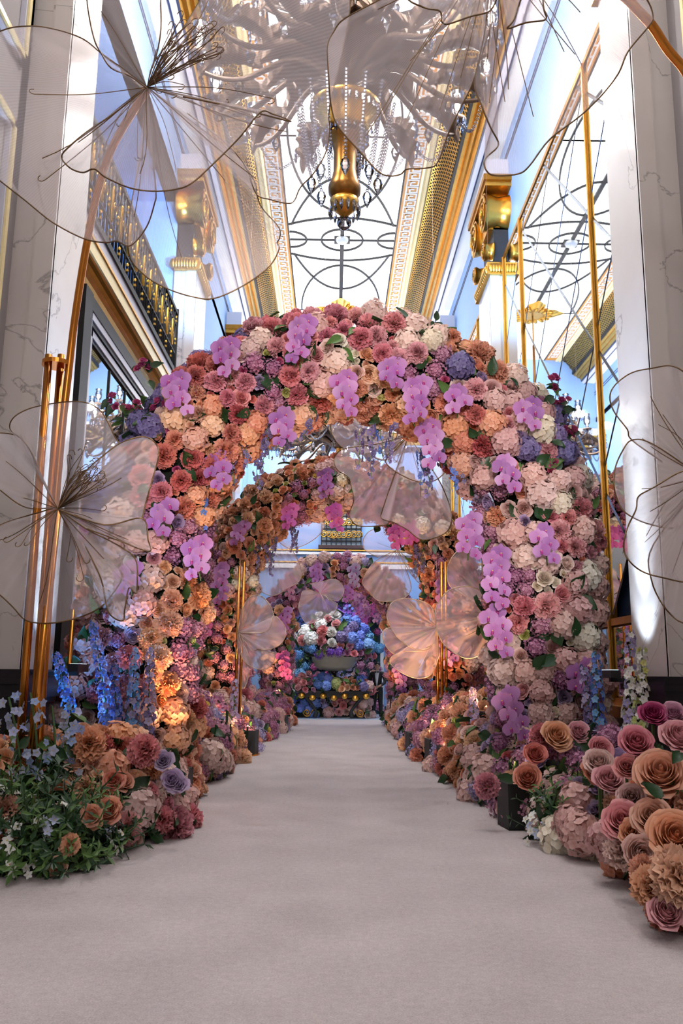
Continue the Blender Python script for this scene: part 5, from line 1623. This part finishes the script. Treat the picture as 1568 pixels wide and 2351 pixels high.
dl = [((262, 1640), (213, 1428), 8.85, ['blue', 'dusk'], 'tallest blue delphinium lit from below beside the balcony side arch leg'),
      ((205, 1640), (128, 1500), 8.5, ['blue', 'dusk', 'sky'], 'blue delphinium leaning towards the gold tubes'),
      ((282, 1640), (262, 1528), 8.9, ['purple', 'blue'], 'short violet blue delphinium beside the tallest one on the balcony side'),
      ((318, 1640), (310, 1490), 9.0, ['dusk', 'sky'], 'pale blue delphinium before the peach roses of the balcony side arch leg'),
      ((345, 1640), (345, 1490), 9.1, ['purple', 'dusk'], 'dusky purple delphinium closest to the aisle on the balcony side'),
      ((1388, 1660), (1368, 1500), 8.6, ['blue', 'sky'], 'bright blue delphinium lit from below before the gold mirror frame'),
      ((1352, 1660), (1340, 1530), 8.7, ['purple', 'dusk'], 'dusky violet delphinium beside the bright blue one, mirror side'),
      ((1440, 1660), (1446, 1448), 8.0, ['dusk', 'white'], 'tall pale lilac delphinium against the mirror side pillar'),
      ((1460, 1640), (1474, 1490), 7.9, ['white', 'lime'], 'white delphinium with green buds against the mirror side pillar')]
for i, (b0, t0, Y, pals, lab) in enumerate(dl):
    p = at_y(b0[0], b0[1], Y); q = at_y(t0[0], t0[1], Y)
    base = Vector((p.x + (p.x - q.x) * 0.3, Y, 0.05))
    delphinium(lab, base, q, pals, 500 + i, 120 if i == 0 else 96, .056)
for i, (x, yt, Y, lab) in enumerate(((420, 1560, 11.3, 'dusky blue delphinium deep in the shade between arch and bank, balcony side'), (445, 1590, 11.6, 'smaller dusky blue delphinium standing in the bank just past the first arch, balcony side'), (540, 1560, 14.2, 'pale lilac delphinium rising from the far bank, balcony side'), (1085, 1580, 11.6, 'pale lilac delphinium rising from the bank just past the first arch, mirror side'))):
    q = at_y(x, yt, Y)
    delphinium(lab, (q.x + .05, Y, .1), q, ['dusk', 'sky'] if i < 2 else ['lavender', 'dusk'], 530 + i, 60, .06)
# pale bellflowers on loose stems over the near bank
rb = random.Random(77)
for i, (x, y, lab) in enumerate(((20, 1600, 'outermost'), (70, 1590, 'tallest'), (120, 1620, 'middle'), (150, 1650, 'lowest'), (45, 1650, 'bushiest'))):
    q = at_y(x, y, 7.0 + .1 * i); base = Vector((q.x + rb.uniform(-.2, .2), 7.2 + .1 * i, 0.3))
    t = thing('bellflower', base, lab + ' pale blue bellflower stem among those in front of the gold tubes', 'bellflower', 'pale bellflowers before the gold tubes')
    pts = catmull([base, (base + q) / 2 + Vector((.04, -.05, .05)), q], 5)
    MB().tube(pts, 0.009, 5).build('stalk', 'stem', t)
    for k in range(18):
        p = pts[3 + k % (len(pts) - 3)]
        d = Vector((rb.uniform(-1, 1), rb.uniform(-1, .2), rb.uniform(-.4, .5)))
        bloom('bell', t, p + d * 0.13, d, rb.uniform(.034, .05), rgb(*rb.choice([(176, 186, 224), (196, 200, 228), (150, 170, 222)])), 'floret', rnd=rb)
    for k in range(5):
        bloom('leaf', t, pts[1 + k], (rb.uniform(-1, 1), -1, .3), .14, (1, 1, 1, 1), rnd=rb)

# ------------------------------------------------------------------ black uplight boxes
def uplight(label, x, y, w, h, rz, target, energy, color=(1.0, 0.56, 0.24), angle=80):
    t = thing('lamp_box', (x, y, 0), label, 'lamp box')
    def L(name, b, mat):
        o = bpy.data.objects.new(name, b.mesh(name, mat, False)); COL.objects.link(o); o.parent = t; o.rotation_euler.z = rz; return o
    th = 0.02
    L('side_panel', MB().bounds(-w / 2, w / 2, -w / 2, -w / 2 + th, 0, h), 'box'); L('side_panel', MB().bounds(-w / 2, w / 2, w / 2 - th, w / 2, 0, h), 'box')
    L('side_panel', MB().bounds(-w / 2, -w / 2 + th, -w / 2 + th, w / 2 - th, 0, h), 'box'); L('side_panel', MB().bounds(w / 2 - th, w / 2, -w / 2 + th, w / 2 - th, 0, h), 'box')
    L('floor_panel', MB().bounds(-w / 2, w / 2, -w / 2, w / 2, 0, th), 'box')
    L('lamp_body', MB().lathe([(0.0, th), (w * .3, th), (w * .3, h * .7), (w * .34, h * .86)], 16), 'iron')
    L('lens', MB().lathe([(0.0, h * .87), (w * .3, h * .86)], 16), 'lens_warm')
    lamp('uplight', 'SPOT', (x, y, h + 0.02), energy, color, 0.06, target, angle, 0.9, parent=t)
    return t
WARM = 1.7
for lab, x, y, tgt, e in (('black lamp box in front of the mirror side leg of the first arch', 1.83, 8.45, (1.7, 10.2, 4.5), 100),
                          ('black lamp box beside the peach bank at the edge of the carpet, balcony side', -1.68, 9.3, (-1.5, 10.3, 4.8), 110),
                          ('black lamp box under the pink roses between first and second arch, balcony side', -1.72, 13.7, (-1.6, 17, 4.2), 150),
                          ('black lamp box half hidden under blush roses ahead of the second arch, balcony side', -1.5, 15.45, (-1.2, 17.6, 4.8), 150),
                          ('small black lamp box far along the bank beyond the second arch, balcony side', -1.25, 20.9, (-1.4, 25, 4), 130),
                          ('narrow black lamp box half covered by lilac carnations just past the first arch, mirror side', 1.74, 12.6, (2.0, 14.5, 2.6), 110),
                          ('black lamp box under orange roses between first and second arch, mirror side', 1.7, 13.85, (2.0, 17, 4.2), 150),
                          ('wide black lamp box ahead of the second arch, mirror side', 1.52, 15.4, (1.3, 17.6, 4.8), 150)):
    uplight(lab, x, y, .34, .42, 0.12 if x > 0 else -.1, tgt, e * WARM)
def glow(label, x, y, z, color, energy, tgt, lens, angle=100):
    t = thing('spot_lamp', (x, y, 0), label, 'spot lamp')
    MB().tube([(x, y, 0.0), (x, y, z)], 0.015, 6).build('spike', 'iron', t)
    MB().lathe([(0.02, -0.1), (0.05, -0.08), (0.06, 0.0)], 12, (x, y, z)).build('housing', 'iron', t)
    MB().lathe([(0.0, 0.0), (0.055, -0.002)], 12, (x, y, z)).build('lens', lens, t)
    lamp('glow', 'SPOT', (x, y, z + 0.03), energy, color, 0.05, tgt, angle, .8, parent=t)
glow('small blue spot lamp hidden among the delphiniums, balcony side', -2.75, 8.75, .55, (0.12, 0.42, 1.0), 140, (-2.5, 9.0, 2.2), 'lens_blue')
glow('small blue spot lamp hidden among the delphiniums, mirror side', 2.55, 8.75, .5, (0.12, 0.42, 1.0), 70, (2.8, 8.7, 2.2), 'lens_blue', 60)
for lab, x, y, z, tgt, e in (('small warm spot lamp in the peach bank inside the first arch, balcony side', -1.9, 11.3, .9, (-1.9, 10.3, 5), 60),
                             ('small warm spot lamp in the bank inside the first arch, mirror side', 2.05, 11.6, .95, (1.9, 10.4, 5), 60),
                             ('small warm spot lamp on the crest of the bank before the second arch, balcony side', -1.9, 16.4, .95, (-2.1, 17.6, 4), 50),
                             ('small warm spot lamp on the crest of the bank before the second arch, mirror side', 1.9, 16.3, 1.0, (2.2, 17.6, 4), 50),
                             ('small warm spot lamp in the bank before the third arch, balcony side', -1.5, 23.6, .85, (-1.5, 25, 3.5), 50),
                             ('small warm spot lamp in the bank before the third arch, mirror side', 1.6, 23.4, .85, (1.6, 25, 3.5), 50)):
    glow(lab, x, y, z, (1.0, 0.52, 0.2), e * 1.6, tgt, 'lens_warm', 110)

# ------------------------------------------------------------------ console table, urn, bouquets and flower wall at the far end
YT = 28.2; XT = 0.06
tb = thing('console_table', (XT, YT, 0), 'black console table with gilt mounts and scrolled feet below the stone urn', 'table')
def LT(name, b, mat, parent=tb, smooth=False): return b.build(name, mat, parent, smooth=smooth)
LT('table_top', MB().bounds(XT - 1.25, XT + 1.25, YT - .4, YT + .4, .8, .86), 'iron')
LT('apron', MB().bounds(XT - 1.15, XT + 1.15, YT - .36, YT + .36, .64, .8), 'iron')
for k in range(7):
    x = XT - 1.05 + 2.1 * k / 6
    o = LT('gilt_mount', MB().ball((x, YT - .38, .7 - .06 * (k % 2)), .1, 8, 5, 0, (1.2, .35, 1.0)), 'gold', smooth=True)
for sx in (-1, 1):
    for sy in (-1, 1):
        x, y = XT + sx * .62, YT + sy * .3
        LT('leg', MB().tube(catmull([(x + sx * .3, y, .66), (x + sx * .12, y, .45), (x - sx * .05, y, .2), (x, y, .02)], 5), [.06] * 3 + [.05] * 8 + [.07] * 5, 8), 'iron', smooth=True)
        sp = [(x + sx * (.25 + .13 * math.cos(a) * (1 - i / 34)), y, .16 + .13 * math.sin(a) * (1 - i / 34)) for i, a in enumerate(np.linspace(PI, 4.4 * PI, 30))]
        LT('scroll_foot', MB().tube([(x, y, .3)] + sp, .02, 6), 'gold_dark', smooth=True)
ur = thing('stone_urn', (XT, YT, .86), 'broad grey stone urn on a slim stem on the console table', 'urn')
MB().lathe([(.0, .86), (.3, .86), (.3, .92), (.16, 1.0), (.09, 1.12), (.09, 1.42), (.16, 1.5)], 24, (XT, YT, 0)).build('pedestal', 'black_stone', ur, smooth=True)
MB().lathe([(.1, 1.48), (.5, 1.56), (.68, 1.66), (.66, 1.74), (.72, 1.8), (.76, 1.98), (.82, 2.04), (.78, 2.08), (.0, 2.02)], 32, (XT, YT, 0)).build('bowl', 'urn', ur, smooth=True)
TH.update({'whitepink': [(3, 'peony', 'white'), (3, 'peony', 'pink'), (1, 'hydrangea', 'white')], 'skyhyd': [(4, 'hydrangea', 'sky'), (1, 'hydrangea', 'blue')], 'bluehyd': [(5, 'hydrangea', 'blue'), (1, 'hydrangea', 'purple')],
           'mauveroses': [(5, 'rose', 'mauve'), (2, 'rose', 'pink')], 'violetlilac': [(4, 'lilac', 'violet'), (1, 'hydrangea', 'violet')], 'cyan': [(4, 'lilac', 'sky'), (1, 'hydrangea', 'sky')],
           'pinkwall': [(3, 'lilac', 'hot'), (2, 'carnation', 'mauve'), (1, 'rose', 'pink')], 'limey': [(3, 'ranunculus', 'lime'), (1, 'hydrangea', 'lime')], 'orangerose': [(5, 'rose', 'peach'), (2, 'rose', 'coral')]})
C['hot'] = [rgb(214, 96, 160), rgb(198, 84, 150)]
t, rr_, _s = bank('great domed bouquet of pink peonies, white and blue hydrangeas filling the stone urn', [(XT, YT, 1.95, 1.28, .85, 1.35)],
     themes_px([(760, 1430, 'whitepink'), (720, 1460, 'whitepink'), (790, 1440, 'bluehyd'), (820, 1460, 'bluehyd'), (850, 1480, 'skyhyd'), (760, 1470, 'whitepink'), (745, 1490, 'mauveroses'), (800, 1490, 'mauveroses'), (835, 1510, 'mauveroses'), (745, 1500, 'limey'), (730, 1505, 'violetlilac'), (710, 1500, 'cyan'), (705, 1520, 'cyan'), (760, 1510, 'violetlilac'), (850, 1520, 'pinkwall'), (790, 1400, 'violetlilac')], 27.4),
     601, 2600, 60, 1.25, 'urn_bouquet', lean=(0, -.4, .1), cat='bouquet')
rz2 = random.Random(9)
for k in range(9):
    x = XT + .25 + rz2.uniform(-.35, .35); zz = rz2.uniform(3.3, 3.75)
    pts = [(x, YT - .1, 3.0), (x + rz2.uniform(-.1, .1), YT - .1, zz)]
    st = MB().tube(pts, .01, 4).build('larkspur_spike', 'stem', t)
    for i in range(16):
        q = i / 16; a = i * 2.4
        bloom('bell', st, Vector(pts[0]).lerp(Vector(pts[1]), q) + Vector((math.cos(a) * .07, math.sin(a) * .07, 0)), (math.cos(a), math.sin(a), .3), .09 * (1.2 - .6 * q), rz2.choice(C['violet'] + C['blue']), 'larkspur_floret', rnd=rz2)
bank('garland of blue hydrangea, cream and coral roses along the console table top', [(XT - .9, YT - .15, .86, .5, .3, .42), (XT - .2, YT - .2, .86, .5, .3, .45), (XT + .5, YT - .2, .86, .5, .3, .42), (XT + .88, YT - .15, .86, .34, .3, .4)],
     themes_px([(690, 1560, 'whitepink'), (710, 1570, 'mauveroses'), (735, 1555, 'bluehyd'), (745, 1570, 'bluehyd'), (765, 1568, 'limey'), (790, 1565, 'coralspray'), (815, 1572, 'orangerose'), (835, 1570, 'bluehyd'), (850, 1565, 'pinkpeony')], 27.9), 602, 1500, 30, 1.0, 'table_garland', cat='garland')
bank('bed of blue hydrangea, wisteria and pink roses on the floor around the console table', [(XT - 1.15, YT + .25, 0, .55, .35, .62), (XT - .35, YT + .35, 0, .5, .3, .75), (XT + .25, YT + .35, 0, .5, .3, .75), (XT + .85, YT + .3, 0, .4, .35, .75)],
     themes_px([(690, 1620, 'bluehyd'), (700, 1595, 'coralspray'), (720, 1625, 'bluehyd'), (750, 1610, 'dusky'), (760, 1625, 'dusky'), (780, 1615, 'pinkpeony'), (800, 1610, 'lavrose'), (830, 1600, 'cream'), (840, 1620, 'blushrose'), (820, 1635, 'blushrose')], 28.2), 603, 1700, 30, 1.05, 'floor_flowers')
fw = thing('flower_wall', (XT, 31.0, 0), 'wall of blue, pink and teal blooms filling the doorway behind the urn', 'flower wall')
MB().bounds(-1.35, 1.75, 31.0, 31.2, 0, 4.6).build('backing', plain('dark_teal_backing', rgb(24, 52, 62), 0.8), fw)
rw = random.Random(12)
def wall_s(): return Vector((rw.uniform(-1.3, 1.7), 30.97, rw.uniform(.1, 4.55))), Vector((0, -1, 0))
scatter(fw, wall_s, themes_px([(700, 1450, 'bluehyd'), (695, 1470, 'bluehyd'), (700, 1490, 'pinkpeony'), (690, 1500, 'limey'), (690, 1530, 'cyan'), (710, 1540, 'pinkwall'), (690, 1570, 'cream'), (840, 1430, 'pinkwall'), (830, 1410, 'dusky'), (850, 1460, 'pinkwall'), (855, 1420, 'bluehyd'), (850, 1500, 'dusky'), (840, 1540, 'mauvelilac'), (860, 1470, 'skyhyd'), (770, 1400, 'violetlilac'), (800, 1540, 'dusky')], 31), rw, 2200, 50, 1.3)
for k in range(14):
    x = rw.uniform(.75, 1.65)
    orchid_spray(fw, (x, 30.85, rw.uniform(3.2, 4.5)), rw.uniform(.6, 1.0), rw, rw.choice(['hotorchid', 'orchid', 'mauve']), size=.13)

# ------------------------------------------------------------------ the attendant
def add_skin_layer(me):
    import bmesh
    bm = bmesh.new(); bm.from_mesh(me); bm.verts.layers.skin.verify(); bm.to_mesh(me); bm.free()
def skin_part(name, nodes, edges, mat, parent, sub=2, root=0):
    me = bpy.data.meshes.new(name)
    me.from_pydata([n[:3] for n in nodes], edges, [])
    add_skin_layer(me)
    me.materials.append(M[mat])
    o = bpy.data.objects.new(name, me); COL.objects.link(o); o.parent = parent
    m = o.modifiers.new('skin', 'SKIN'); m.use_smooth_shade = True
    sv = me.skin_vertices[0].data
    for i, n in enumerate(nodes):
        sv[i].radius = (n[3], n[4] if len(n) > 4 else n[3]); sv[i].use_root = (i == root)
    s = o.modifiers.new('sub', 'SUBSURF'); s.levels = sub; s.render_levels = sub
    return o
pf = at_z(866, 1646, 0)
man = thing('person', (pf.x, pf.y, 0), 'person in black tuxedo and bow tie standing with hands joined beside the console table', 'person')
man.rotation_euler.z = -0.2
man.scale = (1, 1, 1)
body = [(0, 0, .98, .13, .1), (0, .0, 1.2, .12, .09), (0, .01, 1.42, .15, .09), (0, .005, 1.52, .055, .055), (0, -.01, 1.6, .058, .065), (0, -.012, 1.68, .09, .105), (0, -.005, 1.765, .066, .082),
        (.19, .01, 1.42, .06), (.26, .02, 1.2, .047), (.25, -.02, 1.12, .042), (.1, -.16, 1.02, .034), (.05, -.185, .99, .026, .036),
        (-.19, .01, 1.42, .06), (-.26, .02, 1.2, .047), (-.25, -.02, 1.12, .042), (-.1, -.17, 1.0, .034), (-.04, -.195, .965, .026, .036),
        (.1, 0, .9, .1), (.11, 0, .5, .065), (.12, .01, .1, .042), (.13, -.1, .04, .035),
        (-.1, 0, .9, .1), (-.12, -.02, .5, .065), (-.14, .0, .1, .042), (-.16, -.11, .04, .035)]
ed = [(0, 1), (1, 2), (2, 3), (3, 4), (4, 5), (5, 6), (2, 7), (7, 8), (8, 9), (9, 10), (10, 11), (2, 12), (12, 13), (13, 14), (14, 15), (15, 16), (0, 17), (17, 18), (18, 19), (19, 20), (0, 21), (21, 22), (22, 23), (23, 24)]
for (i, sx) in ((11, -1), (16, 1)):
    h = body[i]
    for k in range(4):
        n0 = len(body); zz = h[2] + .028 - .019 * k
        body.append((h[0] + sx * .035, h[1] - .012, zz, .0095)); body.append((h[0] + sx * .07, h[1] - .004 + .004 * k, zz - .012, .0085)); body.append((h[0] + sx * (.088 - .006 * k), h[1] + .014, zz - .02, .0075))
        ed += [(i, n0), (n0, n0 + 1), (n0 + 1, n0 + 2)]
    n0 = len(body); body.append((h[0] - sx * .005, h[1] - .03, h[2] + .03, .0105)); body.append((h[0] + sx * .02, h[1] - .04, h[2] + .052, .009)); ed += [(i, n0), (n0, n0 + 1)]
skin_part('body', body, ed, 'skin', man, 2)
jk = [(0, 0, .9, .175, .13), (0, 0, 1.05, .16, .12), (0, .005, 1.25, .165, .115), (0, .012, 1.41, .17, .105), (0, .02, 1.49, .085, .075),
      (.19, .012, 1.43, .085), (.265, .02, 1.22, .066), (.255, -.02, 1.12, .06), (.13, -.135, 1.035, .046),
      (-.19, .012, 1.43, .085), (-.265, .02, 1.22, .066), (-.255, -.02, 1.12, .06), (-.13, -.145, 1.015, .046)]
skin_part('jacket', jk, [(0, 1), (1, 2), (2, 3), (3, 4), (3, 5), (5, 6), (6, 7), (7, 8), (3, 9), (9, 10), (10, 11), (11, 12)], 'tux', man, 2)
def LM(name, b, mat, smooth=True):
    o = bpy.data.objects.new(name, b.mesh(name, mat, smooth)); COL.objects.link(o); o.parent = man; return o
tb_ = MB()
for s in (-1, 1):
    lx = s * .11
    tb_.tube([(lx * .75, 0, .97), (lx * .9, 0, .82), (lx, -.005, .5), (lx * 1.15, 0, .25), (lx * 1.2, 0, .05)], [.105, .1, .078, .066, .07], 12)
tb_.ball((0, 0, .93), .15, 14, 8, 0, (1.12, .8, .75))
LM('trousers', tb_, 'tux')
LM('shirt_front', MB().sheet(lambda u, v: ((2 * u - 1) * (.02 + .055 * v), -.128 + .02 * (2 * u - 1) ** 2 - .012 * math.sin(v * PI) + .035 * v ** 3, 1.02 + .46 * v), 6, 8), 'shirt')
LM('collar', MB().lathe([(.07, 1.47), (.066, 1.53)], 16), 'shirt')
for s in (-1, 1):
    LM('lapel', MB().sheet(lambda u, v: (s * (.03 + .06 * v + .05 * u * math.sin(v * PI)), -.14 + .03 * v ** 3 + .01 * u, 1.04 + .43 * v), 3, 8), 'tux')
    bo = LM('bow_tie', MB().lathe([(0.0, 0), (.032, .03), (.034, .055), (.0, .056)], 8), 'tux')
    bo.rotation_euler = (0, s * PI / 2, 0); bo.location = (0, -.112, 1.485)
    LM('shoe', MB().ball((s * .13 + (.0 if s > 0 else -.02), -.08, .045), .06, 10, 6, 0, (.8, 2.1, .75)), 'iron')
    LM('ear', MB().ball((s * .083, .0, 1.67), .03, 8, 5, 0, (.4, .7, 1.1)), 'skin')
    LM('eye', MB().ball((s * .032, -.104, 1.685), .011, 8, 5, 0, (1.4, .6, .7)), 'iron')
    LM('eyebrow', MB().ball((s * .034, -.105, 1.708), .02, 8, 4, 0, (1.2, .4, .25)), 'hair')
LM('nose', MB().ball((0, -.115, 1.66), .02, 8, 5, 0, (.75, .9, 1.3)), 'skin')
LM('mouth', MB().ball((0, -.106, 1.625), .024, 8, 4, 0, (1.1, .4, .25)), plain('lips', rgb(168, 92, 84), .5))
hb = MB().ball((0, .018, 1.733), .122, 16, 10, 0, (.86, 1.0, .88))
hb.v = [(x * (1 + .06 * math.sin(z * 90 + x * 60)), y * (1 + .05 * math.sin(x * 80)), z) for x, y, z in hb.v]
hb.v = [(x, max(y, -.075 + (1.80 - z) * .0) if z > 1.73 else max(y, -.03 + (1.73 - z) * 1.1), z) for x, y, z in hb.v]
LM('hair', hb, 'hair')
